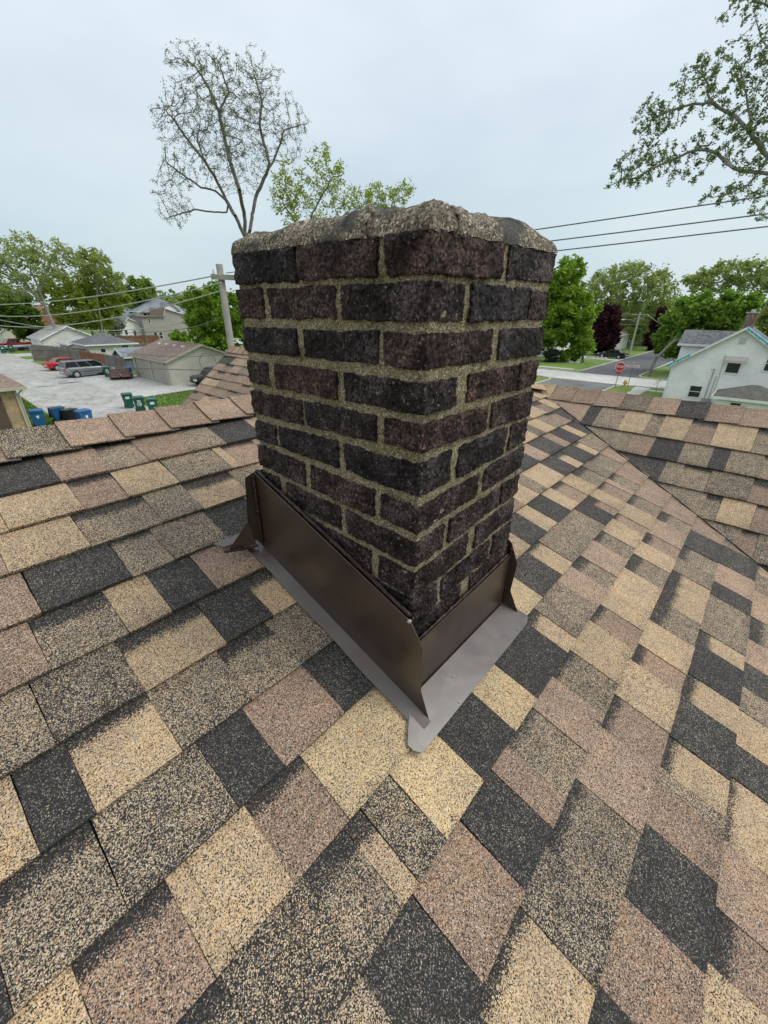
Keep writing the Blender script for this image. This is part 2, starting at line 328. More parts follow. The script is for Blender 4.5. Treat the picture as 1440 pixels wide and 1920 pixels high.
# ================================================================== THE GROUND
def grass_mat():
    m, t, p = newmat('lawn_grass')
    n = noise_n(t, 0.25, 8, 0.65); n2 = noise_n(t, 6, 6, 0.7)
    a = ramp(t, n.outputs['Fac'], [(0.3, (0.085, 0.16, 0.022)), (0.55, (0.13, 0.22, 0.032)), (0.75, (0.19, 0.26, 0.06))])
    b = ramp(t, n2.outputs['Fac'], [(0.3, (0.70, 0.72, 0.6)), (0.7, (1.25, 1.2, 1.15))])
    mm = N(t, 'ShaderNodeMixRGB', blend_type='MULTIPLY'); mm.inputs[0].default_value = 1; t.links.new(a, mm.inputs[1]); t.links.new(b, mm.inputs[2])
    t.links.new(mm.outputs[0], p.inputs['Base Color']); p.inputs['Roughness'].default_value = 0.95
    bump(t, p, n2.outputs['Fac'], 0.8, 0.05); return m
M_GRASS = grass_mat()
def paving(name, c, amt, sc, crack=True, tint=(0.95, 0.97, 1.0)):
    m, t, p = newmat(name)
    n = noise_n(t, sc, 9, 0.68); n2 = noise_n(t, 0.22, 4, 0.6)
    a = ramp(t, n.outputs['Fac'], [(0.28, tuple(x * (1 - amt) for x in c)), (0.5, c), (0.75, tuple(x * (1 + amt) for x in c))])
    b = ramp(t, n2.outputs['Fac'], [(0.3, (0.80, 0.80, 0.79)), (0.7, tuple(1.12 * x for x in tint))])
    mm = N(t, 'ShaderNodeMixRGB', blend_type='MULTIPLY'); mm.inputs[0].default_value = 1; t.links.new(a, mm.inputs[1]); t.links.new(b, mm.inputs[2])
    last = mm.outputs[0]
    if crack:
        c_ = N(t, 'ShaderNodeTexCoord'); w_ = noise_n(t, 0.8, 4, 0.6, c_.outputs['Object'])
        ad = N(t, 'ShaderNodeMixRGB', blend_type='ADD'); ad.inputs[0].default_value = 0.9
        t.links.new(c_.outputs['Object'], ad.inputs[1]); t.links.new(w_.outputs['Color'], ad.inputs[2])
        v = N(t, 'ShaderNodeTexVoronoi', feature='DISTANCE_TO_EDGE'); v.inputs['Scale'].default_value = 0.33; t.links.new(ad.outputs[0], v.inputs['Vector'])
        k = ramp(t, v.outputs['Distance'], [(0.0, (0.55, 0.55, 0.55)), (0.018, (1, 1, 1))])
        m5 = N(t, 'ShaderNodeMixRGB', blend_type='MULTIPLY'); m5.inputs[0].default_value = 0.8; t.links.new(last, m5.inputs[1]); t.links.new(k, m5.inputs[2]); last = m5.outputs[0]
    t.links.new(last, p.inputs['Base Color']); p.inputs['Roughness'].default_value = 0.92
    bump(t, p, n.outputs['Fac'], 0.3, 0.03); return m
M_ALLEY = paving('worn_alley_concrete', (0.40, 0.395, 0.365), 0.40, 1.6)
M_GRAVEL = paving('pale_gravel', (0.46, 0.455, 0.425), 0.5, 5.0, False)
M_CONC = paving('street_concrete', (0.50, 0.49, 0.455), 0.12, 0.9)
M_ASPH = paving('street_asphalt', (0.105, 0.108, 0.112), 0.22, 1.1)
M_ASPH_OLD = paving('old_asphalt', (0.15, 0.155, 0.15), 0.22, 0.9)
M_WALK = paving('sidewalk_concrete', (0.48, 0.47, 0.43), 0.12, 1.5, False)
def sheet(name, pts, mat, lift):
    o = mk(name, [(x, y, GZ + lift) for x, y in pts], [tuple(range(len(pts)))], mat); return struct(o)
def rect(x0, x1, y0, y1): return [(x0, y0), (x1, y0), (x1, y1), (x0, y1)]
g = 20; gv = []; gf = []
for i in range(g + 1):
    for j in range(g + 1): gv.append((-900 + 90 * i, -900 + 90 * j, GZ))
for i in range(g):
    for j in range(g): gf.append((i * (g + 1) + j, (i + 1) * (g + 1) + j, (i + 1) * (g + 1) + j + 1, i * (g + 1) + j + 1))
struct(mk('ground', gv, gf, M_GRASS))
sheet('street', rect(-80, 51.5, 10.7, 17.5), M_ASPH_OLD, 0.004)
sheet('street_far', rect(58.8, 420, 10.7, 17.5), M_ASPH, 0.004)
sheet('cross_street', [(51.5, -300), (58.8, -300), (58.8, 420), (51.5, 420)], M_CONC, 0.008)
sheet('alley', [(5.3, 17.5), (11.2, 17.5), (11.4, 33), (11.9, 60), (12.2, 100), (12.2, 300), (6.0, 300), (5.8, 60), (5.3, 36)], M_ALLEY, 0.012)
sheet('gravel_lot', [(11.0, 39.2), (17.0, 40.2), (24.5, 40.6), (24.5, 44.4), (17.4, 44.4), (17.4, 54.2), (16.6, 55), (15.8, 62), (15.2, 69.5), (11.2, 70.5), (11.0, 50)], M_GRAVEL, 0.006)
sheet('driveway', [(11.5, 79.5), (14.5, 79.0), (14.5, 81.8), (11.5, 82.3)], M_WALK, 0.006)
sheet('driveway_far', [(11.5, 88.0), (22, 88.0), (22, 94), (11.5, 94)], M_WALK, 0.006)
sheet('sidewalk', rect(20, 49.0, 7.5, 8.7), M_WALK, 0.010)
sheet('sidewalk_link', rect(49.0, 51.4, 7.5, 8.9), M_WALK, 0.006)
sheet('sidewalk_cross', rect(49.1, 50.2, -60, 7.4), M_WALK, 0.010)
sheet('sidewalk_far', rect(61.2, 62.5, 19, 200), M_WALK, 0.006)
sheet('far_driveway', rect(79.5, 84.0, 17.6, 27), M_WALK, 0.006)
sheet('parking_pad', rect(59.0, 62.0, 4.5, 8.4), M_ASPH_OLD, 0.006)
def kerb(name, pts, wdt=0.16):
    mb = MB()
    for (x0, y0), (x1, y1) in zip(pts, pts[1:]):
        d = Vector((x1 - x0, y1 - y0, 0)).normalized(); n = Vector((-d.y, d.x, 0)) * wdt / 2
        a, b = Vector((x0, y0, GZ + 0.12)), Vector((x1, y1, GZ + 0.12))
        mb.slab([a - n, b - n, b + n, a + n], (0, 0, 1), 0.2)
    return struct(mb.build(name, M_WALK))
kerb('kerb', [(20, 10.62), (49.4, 10.62), (50.6, 10.2), (51.4, 9.0), (51.42, -60)])
kerb('kerb_corner', [(20, 17.6), (49.6, 17.6), (50.8, 18.2), (51.42, 19.5), (51.42, 200)])
kerb('kerb_far', [(58.9, 200), (58.9, 19.4), (59.6, 18.1), (61.0, 17.6), (400, 17.6)])
kerb('kerb_opposite', [(58.9, -100), (58.9, 9.0), (59.6, 10.2), (61.0, 10.6), (400, 10.6)])
# dark damp patches on the alley
for (u, v, a, b) in [(130, 718, 1.1, 0.45), (85, 725, 0.9, 0.3), (119, 716, 0.5, 0.25)]:
    p = gp(u, v); n = 14
    sheet('alley_patch', [(p.x + a * math.cos(i * 2 * math.pi / n) * random.uniform(0.75, 1.15), p.y + b * math.sin(i * 2 * math.pi / n) * random.uniform(0.75, 1.15)) for i in range(n)], M_ASPH_OLD, 0.016)

# ================================================================== THE HOUSE ROOF WE STAND ON
m_, Z0 = 0.33771, -0.89033
K_ = math.sqrt(1 + m_ * m_); CT, ST = 1 / K_, m_ / K_
S0, EXP = -0.078, 0.1435
NRM = Vector((0, -ST, CT))
def MP(x, s, h=0.0): return Vector((x, s * CT, Z0 + s * ST)) + NRM * h
def valley_x(y): return 2.107 + 0.577 * y
TONE = {'T': ((0.52, 0.375, 0.225), 0.25), 'Y': ((0.60, 0.445, 0.25), 0.19), 'B': ((0.36, 0.24, 0.165), 0.30), 'P': ((0.43, 0.295, 0.205), 0.28),
        'K': ((0.32, 0.27, 0.21), 0.91), 'G': ((0.46, 0.35, 0.235), 0.56), 'H': ((0.48, 0.37, 0.25), 0.68)}
ROWS = {
8: [('K', -0.328), ('B', -0.201), ('g', -0.089), ('B', 0.048), ('G', 0.18), ('K', 0.34)],
7: [('T', -0.319), ('b', -0.209), ('T', -0.061), ('G', 0.118), ('T', 0.153), ('b', 0.281)],
6: [('T', -0.354), ('g', -0.178), ('G', -0.061), ('t', 0.099), ('G', 0.207)],
5: [('B', -0.495), ('K', -0.318), ('g', -0.217), ('G', -0.069), ('k', 0.07)],
4: [('B', -0.522), ('g', -0.384), ('T', -0.293), ('K', -0.182), ('B', 0.01)],
3: [('G', -0.558), ('H', -0.414), ('t', -0.24), ('K', -0.116), ('t', 0.033)],
2: [('T', -0.621), ('K', -0.549), ('t', -0.412), ('G', -0.269), ('g', -0.143), ('G', 0.127), ('B', 0.32), ('K', 0.52), ('t', 0.66), ('K', 0.86), ('B', 1.02), ('T', 1.168), ('G', 1.265), ('T', 1.478), ('K', 1.649), ('t', 1.751), ('K', 1.938), ('t', 2.03), ('G', 2.3)],
1: [('K', -0.688), ('g', -0.561), ('H', -0.387), ('K', -0.293), ('B', -0.139), ('K', 0.094), ('T', 0.3), ('G', 0.48), ('K', 0.64), ('T', 0.793), ('K', 0.942), ('T', 1.046), ('K', 1.2), ('T', 1.3), ('b', 1.425), ('T', 1.57), ('g', 1.732), ('G', 1.836), ('g', 2.032), ('B', 2.3)],
0: [('T', -0.632), ('b', -0.511), ('T', -0.481), ('T', -0.379), ('b', -0.258), ('Y', 0.035), ('K', 0.2), ('G', 0.42), ('Y', 0.589), ('K', 0.758), ('t', 0.862), ('G', 1.116), ('G', 1.248), ('K', 1.383), ('b', 1.456), ('T', 1.574), ('b', 1.702), ('P', 1.756), ('g', 1.871), ('B', 2.2)],
-1: [('g', -0.504), ('H', -0.364), ('g', -0.272), ('t', -0.231), ('H', -0.149), ('Y', -0.012), ('K', 0.132), ('Y', 0.251), ('K', 0.457), ('t', 0.532), ('G', 0.727), ('P', 0.848), ('g', 0.95), ('P', 1.106), ('g', 1.219), ('T', 1.373), ('b', 1.452), ('T', 1.604), ('g', 1.75), ('P', 2.1)],
-2: [('G', -0.371), ('K', -0.249), ('B', -0.102), ('K', 0.024), ('B', 0.094), ('g', 0.228), ('P', 0.356), ('g', 0.486), ('T', 0.653), ('b', 0.764), ('T', 0.88), ('T', 1.057), ('g', 1.2), ('T', 1.33), ('b', 1.44), ('P', 1.62), ('g', 1.74), ('P', 2.0)],
-3: [('K', -0.276), ('t', -0.122), ('H', -0.006), ('g', 0.163), ('P', 0.329), ('b', 0.459), ('T', 0.619), ('b', 0.709), ('T', 0.857), ('g', 1.006), ('t', 1.262), ('G', 1.38), ('g', 1.52), ('K', 1.72), ('B', 2.0)],
-4: [('K', -0.11), ('B', 0.037), ('K', 0.201), ('B', 0.311), ('G', 0.356), ('t', 0.463), ('K', 0.625), ('t', 0.739), ('K', 0.907), ('t', 0.992), ('G', 1.25), ('k', 1.37), ('P', 1.55), ('K', 1.75)],
-5: [('K', -0.09), ('T', 0.065), ('b', 0.166), ('P', 0.312), ('t', 0.488), ('K', 0.60), ('T', 0.74), ('G', 0.85), ('K', 0.976), ('P', 1.12), ('g', 1.28), ('P', 1.5)],
}
house = thing('house', 'the house whose brown and charcoal shingled roof fills the foreground', 'house')
FILL = 'TKBGtgKPHbTGkKBT'
def shingle_piece(fn, x0, x1, s0, s1, code, clip0=None, clip1=None, colx=None):
    """fn(x, s, h) -> point. A slab, wider strip of rows so the granule blend can change up the slope."""
    rec = code.islower(); C0, a0 = TONE[code.upper()]
    j = random.uniform(0.92, 1.08); C0 = tuple(min(1, c * j) for c in C0); a0 = min(0.98, max(0.05, a0 + random.uniform(-0.04, 0.04)))
    hb = -0.0026 if rec else 0.0
    band = random.uniform(0.52, 0.74) if rec else 2
    taper = 0.0 if rec else random.uniform(-0.003, 0.003)
    rows = [0.0, 0.2, 0.40, 0.48, 0.54, 0.60, 0.66, 0.72, 0.78, 0.84, 0.92, 1.0]
    nx = max(2, int((x1 - x0) / (0.012 if rec else 0.04)) + 1)
    V = []; Cc = []
    tilt = random.uniform(-0.03, 0.03)
    for t in rows:
        s = s0 + (s1 - s0) * t
        a_, b_ = x0 + taper * t, x1 - taper * t
        if clip0: a_ = max(a_, clip0(s)); b_ = max(b_, a_ + 0.0005)
        if clip1: b_ = min(b_, clip1(s)); a_ = min(a_, b_ - 0.0005)
        for i in range(nx):
            x = a_ + (b_ - a_) * i / (nx - 1)
            wob = noise.noise((x * 9, s * 9, 3.1)) * 0.0022 + noise.noise((x * 60, s * 9, 3.1)) * 0.0012 if t == 0 else 0
            if i == 0 or i == nx - 1: x += 0.0009 * noise.noise((s * 70, x0 * 31, 2.2))
            V.append(fn(x, s + wob, hb - 0.0122 * t))
            tt = t + 0.05 * noise.noise((x * 18, s0 * 31, 1.7)) + 0.02 * noise.noise((x * 75, s0 * 31, t * 3))
            k = min(1, max(0, (tt - band) / 0.11)) if rec else 0
            al = a0 * (1 - k) + 0.95 * k
            if not rec and t < 0.01: al = min(0.97, al + 0.12)
            Cc.append((*C0, al))
    n = len(V)
    V += [fn(*q) for q in []]
    # underside ring
    R = len(rows)
    per = [i for i in range(nx)] + [r * nx + nx - 1 for r in range(1, R)] + [(R - 1) * nx + i for i in range(nx - 2, -1, -1)] + [r * nx for r in range(R - 2, 0, -1)]
    dn = fn(0, 0, -0.0115) - fn(0, 0, 0)
    V += [V[i] + dn for i in per]; Cc += [(*C0[:3], 0.97)] * len(per)
    F = [(r * nx + i, r * nx + i + 1, (r + 1) * nx + i + 1, (r + 1) * nx + i) for r in range(R - 1) for i in range(nx - 1)]
    L = len(per)
    F += [(per[(i + 1) % L], per[i], n + i, n + (i + 1) % L) for i in range(L)]
    return V, F, Cc
def drift(x): return -0.013 * max(0.0, min(2.2, x))
bigV, bigF, bigC = [], [], []
def emit(parent, V, F, Cc, single):
    if single: return mk('shingle', V, F, M_SH, parent, cols=Cc)
    n = len(bigV); bigV.extend(V); bigF.extend(tuple(i + n for i in f) for f in F); bigC.extend(Cc)
deck = mk('roof_deck', [MP(-6, -6.6, -0.02), MP(2.107 - 0.577 * 0 + 0.577 * (-6.6 * CT) , -6.6, -0.02), MP(2.107 + .577 * 1.25 * CT, 1.33, -0.02), MP(-6, 1.33, -0.02)], [(0, 1, 2, 3)], vary('roof_deck_felt', (0.02, 0.02, 0.021), 0.9), house)
nsingle = 0
for k in range(-30, 9):
    s0 = S0 + EXP * k; s1 = s0 + EXP + 0.022
    row = ROWS.get(k, [])
    segs = []; x = -5.0
    first = row[0][1] - 0.16 if row else 5.0
    rnd = random.Random(k * 7 + 3)
    def rc():
        while True:
            c = rnd.choice(FILL)
            if not segs or segs[-1][2].upper() != c.upper(): return c
    lim = valley_x(s0 * CT) + 0.25 if s0 * CT < 0.9 else 2.75
    while x < (min(first, lim)) - 0.05:
        b = min(x + rnd.uniform(0.09, 0.22), first if row else lim); segs.append((x, b, rc())); x = b
    if row:
        x = max(x, first) if x < first + 0.01 else x
        for c, b in row:
            segs.append((x, b, c)); x = b
    while x < lim:
        b = x + rnd.uniform(0.09, 0.22); segs.append((x, b, rc())); x = b
    fn = lambda xx, ss, h: MP(xx, ss + drift(xx), h)
    for a, b, c in segs:
        clip = (lambda ss: valley_x((ss) * CT) + 0.015) if s0 * CT < 0.86 else (lambda ss: 2.62 - (ss * CT - 0.86) * 0.9)
        if a > clip(s0): continue
        V, F, Cc = shingle_piece(fn, a + 0.0005, b - 0.0006, s0, s1, c, None, clip)
        vis = -6 <= k and a > -0.85 and b > (-0.5 if k < -1 else -0.9) and not (k < -3 and a < -0.3)
        emit(house, V, F, Cc, vis)
        nsingle += vis
# the steeper cross gable beyond the valley: courses run along Y, it falls towards -X
MC, XR, ZR = 0.585, 2.64, -0.6005
KC = math.sqrt(1 + MC * MC); NC = Vector((-MC / KC, 0, 1 / KC))
def CP(y, s, h=0.0):       # s = distance down-slope coordinate measured in -x along the slope, growing upwards to 0 at the ridge
    return Vector((XR + s / KC, y, ZR + s * MC / KC)) + NC * h
CROWS = {0: [('P', 0.407), ('K', 0.331), ('G', 0.178), ('T', 0.036), ('g', -0.038), ('T', -0.176), ('b', -0.302), ('T', -0.479), ('g', -0.62)],
1: [('G', 0.082), ('B', -0.042), ('K', -0.19), ('G', -0.328), ('K', -0.404), ('G', -0.545), ('g', -0.66)],
2: [('K', -0.146), ('G', -0.232), ('g', -0.358), ('H', -0.534), ('b', -0.65)],
3: [('G', -0.375), ('g', -0.442), ('T', -0.577), ('b', -0.7)],
4: [('G', -0.552), ('b', -0.621), ('H', -0.75)]}
mk('roof_deck', [CP(0.9, 0, -.02), CP(-6.6 * CT, 0, -.02), Vector((2.107 - .577 * 6.6 * CT, -6.6 * CT, Z0 - 6.6 * ST)) + NC * -.02, Vector((valley_x(.9), .9, Z0 + .9 * m_)) + NC * -.02], [(0, 3, 2, 1)], vary('cross_deck_felt', (0.02, 0.02, 0.021), 0.9), house)
xs_c = [2.352, 2.203, 2.055, 1.907, 1.759] + [1.759 - .148 * i for i in range(1, 12)]
for j, xc in enumerate(xs_c):
    s0 = (xc - XR) * KC; s1 = s0 + 0.148 * KC + 0.025
    if j == 0: s1 = -0.07
    vy = lambda ss: (XR + ss / KC - 2.107) / 0.577 + 0.02       # valley y at this height
    row = CROWS.get(j, []); rnd = random.Random(j + 50); segs = []; y = vy(s1) + 0.1
    for c, b in row: segs.append((b, y, c)); y = b
    while y > -6.0:
        b = y - rnd.uniform(0.09, 0.2); segs.append((b, y, rnd.choice(FILL))); y = b
    for b, a, c in segs:
        if b > vy(s1): continue
        # run the strip parameter along -y so that it is right handed with s
        fn2 = lambda q, ss, h: CP(-q, ss, h + .007)
        V, F, Cc = shingle_piece(fn2, -a + 0.0006, -b - 0.0006, s0, s1, c, (lambda ss: -vy(ss)), None)
        emit(house, V, F, Cc, j < 5 and b > -0.95)
# dark tube added for the shadow line and cut edge along the valley
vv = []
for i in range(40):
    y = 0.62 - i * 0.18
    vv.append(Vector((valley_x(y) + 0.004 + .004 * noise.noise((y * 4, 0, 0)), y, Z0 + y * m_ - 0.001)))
mb = MB(); mb.tube(vv, .0035, 5); mb.build('valley_cut_shadow', bpy.data.materials['cross_deck_felt'], house)
# rear wing: ridge along Y, steep slope facing -X, seen beyond the main ridge
MW, XW, ZW, YW = 0.80, 2.90, -0.62, 5.74
KW = math.sqrt(1 + MW * MW); NW = Vector((-MW / KW, 0, 1 / KW))
def WP(y, s, h=0.0): return Vector((XW + s / KW, y, ZW + s * MW / KW)) + NW * h
mk('roof_deck', [WP(YW, 0, -.02), WP(1.4, 0, -.02), WP(1.4, -3.0, -.02), WP(YW, -3.0, -.02)], [(0, 3, 2, 1)], vary('wing_deck_felt', (0.02, 0.02, 0.021), 0.9), house)
mk('roof_deck', [WP(YW, 0, -.02), WP(1.4, 0, -.02), Vector((XW + 2.3, 1.4, ZW - 1.84)), Vector((XW + 2.3, YW, ZW - 1.84))], [(0, 1, 2, 3)], bpy.data.materials['wing_deck_felt'], house)
for j in range(1, 20):
    s0 = -0.03 - 0.143 * j; s1 = s0 + 0.165; rnd = random.Random(j + 90); y = YW + 0.02
    while y > 1.5:
        b = y - rnd.uniform(0.10, 0.24)
        V, F, Cc = shingle_piece(lambda q, ss, h: WP(-q, ss, h), -y + .0006, -b - .0006, s0, s1, rnd.choice('BPGTbgBPtk'))
        emit(house, V, F, Cc, j < 10 and y > 3.9)
        y = b
big = stuff(mk('shingles_beyond', bigV, bigF, M_SH, house, cols=bigC))
# hidden far slopes and walls below, so that the roof is closed from other sides
fm = bpy.data.materials['roof_deck_felt']
M_BACK = farroof('back_slope_shingles', (0.22, 0.17, 0.13))
mb = MB()
mb.add([(-6, 1.27, -0.475), (2.2, 1.27, -0.475), (2.62, 0.83, -0.615), (2.64, -6.2, -0.615), (6.4, -6.2, -2.7), (6.4, 5.2, -2.7), (-6, 5.2, -1.8)], [(0, 6, 5, 1), (1, 5, 4, 3, 2)])
mb.build('back_slope', M_BACK, house)
M_HW = siding('house_wall_siding', (0.55, 0.53, 0.48))
mb = MB(); mb.box(-5.7, 6.1, -5.9, 5.0, GZ, -3.0); mb.build('wall', M_HW, house)
mb = MB(); mb.box(1.2, 4.9, 4.6, 5.55, GZ, -2.4); mb.build('wall', M_HW, house)
# rake board of the rear wing
mb = MB(); mb.slab([WP(YW + .045, .0, -.008), WP(YW + .02, .0, -.008), WP(YW + .02, -3.0, -.008), WP(YW + .045, -3.0, -.008)], NW, .12); mb.build('rake_board', vary('rake_board_brown', (0.07, 0.05, 0.04), 0.5), house)

# ridge caps: bent shingles lapping each other
def cap(parent, p0, p1, dirL, dirR, w_, lift, code, arc=0.02):
    """p0->p1 along the ridge; dirL/dirR unit vectors down the two slopes"""
    C0, a0 = TONE[code]; j = random.uniform(.93, 1.07)
    prof = []
    nseg = 6
    for i in range(-nseg, nseg + 1):
        t = i / nseg; d = dirL if t < 0 else dirR
        up = Vector((0, 0, 1))
        r = abs(t) * w_
        # rounded crest
        q = d * r + up * (lift - arc * (1 - math.exp(-r / 0.03)) * 0.5 + 0.004)
        prof.append(q)
    P0 = Vector(p0); P1 = Vector(p1); V = []; Cc = []
    L = (P1 - P0)
    rows = [0, .25, .5, .75, 1, 1.18]
    for t in rows:
        for i, q in enumerate(prof):
            V.append(P0 + L * t + q + Vector((0, 0, 0.001 + 0.008 * (1 - t) + 0.0012 * noise.noise((t * 3 + P0.x * 9, i * .6, P0.y * 7)))))
            Cc.append((*[c * j for c in C0], min(.95, a0 + 0.07 * noise.noise((P0.x * 5 + t, i * .3, P0.y)))))
    k = len(prof); n = len(V); R = len(rows)
    F = [(r * k + i, r * k + i + 1, (r + 1) * k + i + 1, (r + 1) * k + i) for r in range(R - 1) for i in range(k - 1)]
    V2 = [v - Vector((0, 0, 0.0045)) for v in V]
    F2 = [tuple(n + a for a in reversed(f)) for f in F]
    per = list(range(k)) + [r * k + k - 1 for r in range(1, R)] + [(R - 1) * k + i for i in range(k - 2, -1, -1)] + [r * k for r in range(R - 2, 0, -1)]
    F3 = [(per[(i + 1) % len(per)], per[i], n + per[i], n + per[(i + 1) % len(per)]) for i in range(len(per))]
    return mk('ridge_cap', V + V2, F + F2 + F3, M_SH, parent, cols=Cc + [(*C0, .97)] * n)
dn_f = Vector((0, -CT, -ST)); dn_b = Vector((0, CT, -ST))
capc = 'BPBBHGBPGB'
YR, ZRG = 1.268, -0.462
xs = [-0.256 + 0.1525 * i for i in range(-30, 17)]
for i, xx in enumerate(xs[:-1]):
    j = i - 30
    code = {-1: 'H', 0: 'P', 1: 'B', 2: 'B', 3: 'P', 4: 'B', -2: 'B'}.get(j, random.choice(capc))
    b, a = Vector((xx + .1525, YR, ZRG)), Vector((xx, YR, ZRG))
    cap(house, a, b, dn_b, dn_f, 0.135, 0.013, code)
# hip from the main ridge down to the cross ridge
HA, HB = Vector((2.16, 1.268, -0.462)), Vector((2.63, 0.80, -0.607))
hd = (HB - HA).normalized()
for i in range(5):
    p = HA.lerp(HB, i / 5); q_ = HA.lerp(HB, (i + 1) / 5)
    cap(house, q_, p, Vector((.55, .55, -.36)).normalized(), Vector((-.75, -.60, -.12)).normalized(), 0.11, 0.006, 'BTGPT'[i])
ys = [0.835, 0.700, 0.549, 0.394, 0.236, 0.080, -0.078, -0.229, -0.389] + [-0.389 - .153 * i for i in range(1, 36)]
cc = ['T', 'B', 'B', 'P', 'H', 'P', 'K', 'B', 'P', 'B']
for i in range(len(ys) - 1):
    code = cc[i] if i < len(cc) else random.choice(capc)
    cap(house, (2.64, ys[i + 1], -0.612), (2.64, ys[i], -0.612), Vector((1, 0, -MC)).normalized(), Vector((-1, 0, -MC)).normalized(), 0.138, 0.021, code)
yw = 5.76
while yw > 2.4:
    cap(house, (XW, yw - .145, ZW), (XW, yw, ZW), Vector((1, 0, -MW)).normalized(), Vector((-1, 0, -MW)).normalized(), .12, .014, random.choice('BPBP')); yw -= .145

# ================================================================== THE CHIMNEY
W1, W2 = 0.4365, 0.505
chim = thing('brick_chimney', 'square dark brick chimney with crumbling mortar crown and brown metal flashing', 'chimney')
zc = [-.0088, -.0597, -.067, -.1224, -.134, -.188, -.2048, -.257, -.2723, -.318, -.3355, -.4012, -.418, -.4777, -.4919, -.5488, -.5604, -.6212, -.6271, -.6897]
zl = [-.0049, -.0607, -.0688, -.1237, -.1424, -.1929, -.2085, -.2609, -.2759, -.3307, -.3452, -.3933, -.4072, -.4631]
zr = [.0032, -.0534, -.0653, -.121, -.1356, -.1904, -.2012, -.2563, -.2688, -.3257, -.3323, -.3932, -.4053, -.4585, -.4778, -.5299, -.5426, -.604, -.6167, -.6775]
def ext(z):
    z = list(z)
    while len(z) < 34:
        k = len(z) // 2; z.append(z[-2] - 0.0685)
    return z
zc, zl, zr = ext(zc), ext(zl), ext(zr)
def zq(i, x, y): return zc[i] + (zl[i] - zc[i]) * y / W2 + (zr[i] - zc[i]) * x / W1
LEFT = {1: [(.505, .299), (.289, .101), (.084, 0)], 2: [(.505, .411), (.393, .196), (.185, 0)], 3: [(.505, .312), (.294, .098), (.089, 0)], 4: [(.505, .42), (.399, .202), (.185, 0)],
        5: [(.505, .313), (.301, .104), (.085, 0)], 6: [(.505, .418), (.406, .206), (.189, 0)], 7: [(.505, .321), (.302, .108), (.093, 0)], 8: [(.505, .428), (.404, .206), (.191, 0)],
        9: [(.505, .348), (.324, .116), (.098, 0)]}
RIGHT = {1: [(0, .207), (.228, .437)], 2: [(0, .099), (.118, .335), (.342, .437)], 3: [(0, .207), (.232, .437)], 4: [(0, .099), (.134, .337), (.342, .437)], 5: [(0, .221), (.24, .437)],
         6: [(0, .102), (.126, .326), (.344, .437)], 7: [(0, .221), (.242, .437)], 8: [(0, .099), (.117, .334), (.345, .437)], 9: [(0, .205), (.237, .437)], 10: [(0, .088), (.108, .321), (.34, .437)], 11: [(0, .197), (.24, .437)]}
BW = 0.092
def brick(x0, x1, y0, y1, k, seed, hi=True):
    i0 = 2 * (k - 1)
    st = 0.0045 if hi else 0.02
    nx, ny, nzz = max(2, round((x1 - x0) / st)), max(2, round((y1 - y0) / st)), max(2, round(0.055 / (0.0042 if hi else 0.02)))
    idx = {}; V = []; F = []
    cx, cy = (x0 + x1) / 2, (y0 + y1) / 2; hx, hy = (x1 - x0) / 2, (y1 - y0) / 2
    rnd = random.Random(seed); r = rnd.uniform(.0015, .0032)
    # brick-wide irregularity
    ax, ay = rnd.uniform(-.0025, .0025), rnd.uniform(-.0025, .0025)
    px = rnd.uniform(-.0024, .0010)
    def vert(a, b, c):
        key = (a, b, c)
        if key in idx: return idx[key]
        X = x0 + (x1 - x0) * a / nx; Y = y0 + (y1 - y0) * b / ny; t = c / nzz
        zt = zq(i0, X, Y); zb = zq(i0 + 1, X, Y); hz = (zt - zb) / 2; Z = zb + (zt - zb) * t; mz = (zt + zb) / 2
        # rounded box
        q = Vector((max(-hx + r, min(hx - r, X - cx)), max(-hy + r, min(hy - r, Y - cy)), max(-hz + r, min(hz - r, Z - mz))))
        d = Vector((X - cx, Y - cy, Z - mz)) - q
        if d.length > 1e-9:
            n = d.normalized(); p = q + n * r
        else: p = q; n = Vector((0, 0, 0))
        P = Vector((cx, cy, mz)) + p
        s3 = (seed % 97) * 3.1
        big_ = noise.noise((P.x * 17 + s3, P.y * 17, P.z * 20)); mid = noise.noise((P.x * 70 + s3, P.y * 70, P.z * 78)); fine = noise.noise((P.x * 170, P.y * 170 + s3, P.z * 190))
        edge = 0.6 + 0.9 * min(1, d.length / r)
        pit = min(0.0, noise.noise((P.x * 95, P.y * 95 + s3, P.z * 105)) + .18); P = P + n * (0.0022 * big_ + (0.0020 * mid + 0.0016 * fine + .0022 * pit) * edge + px)
        P.z += 0.0022 * noise.noise((P.x * 12 + s3, P.y * 12, k * 2.3)); P.x += ax * (t - .5); P.y += ay * (t - .5)
        idx[key] = len(V); V.append(P); return idx[key]
    for a in range(nx):
        for b in range(ny):
            F.append((vert(a, b, 0), vert(a, b + 1, 0), vert(a + 1, b + 1, 0), vert(a + 1, b, 0)))
            F.append((vert(a, b, nzz), vert(a + 1, b, nzz), vert(a + 1, b + 1, nzz), vert(a, b + 1, nzz)))
    for a in range(nx):
        for c in range(nzz):
            F.append((vert(a, 0, c), vert(a + 1, 0, c), vert(a + 1, 0, c + 1), vert(a, 0, c + 1)))
            F.append((vert(a, ny, c), vert(a, ny, c + 1), vert(a + 1, ny, c + 1), vert(a + 1, ny, c)))
    for b in range(ny):
        for c in range(nzz):
            F.append((vert(0, b, c), vert(0, b, c + 1), vert(0, b + 1, c + 1), vert(0, b + 1, c)))
            F.append((vert(nx, b, c), vert(nx, b + 1, c), vert(nx, b + 1, c + 1), vert(nx, b, c + 1)))
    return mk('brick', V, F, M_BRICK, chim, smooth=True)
sd_ = 100
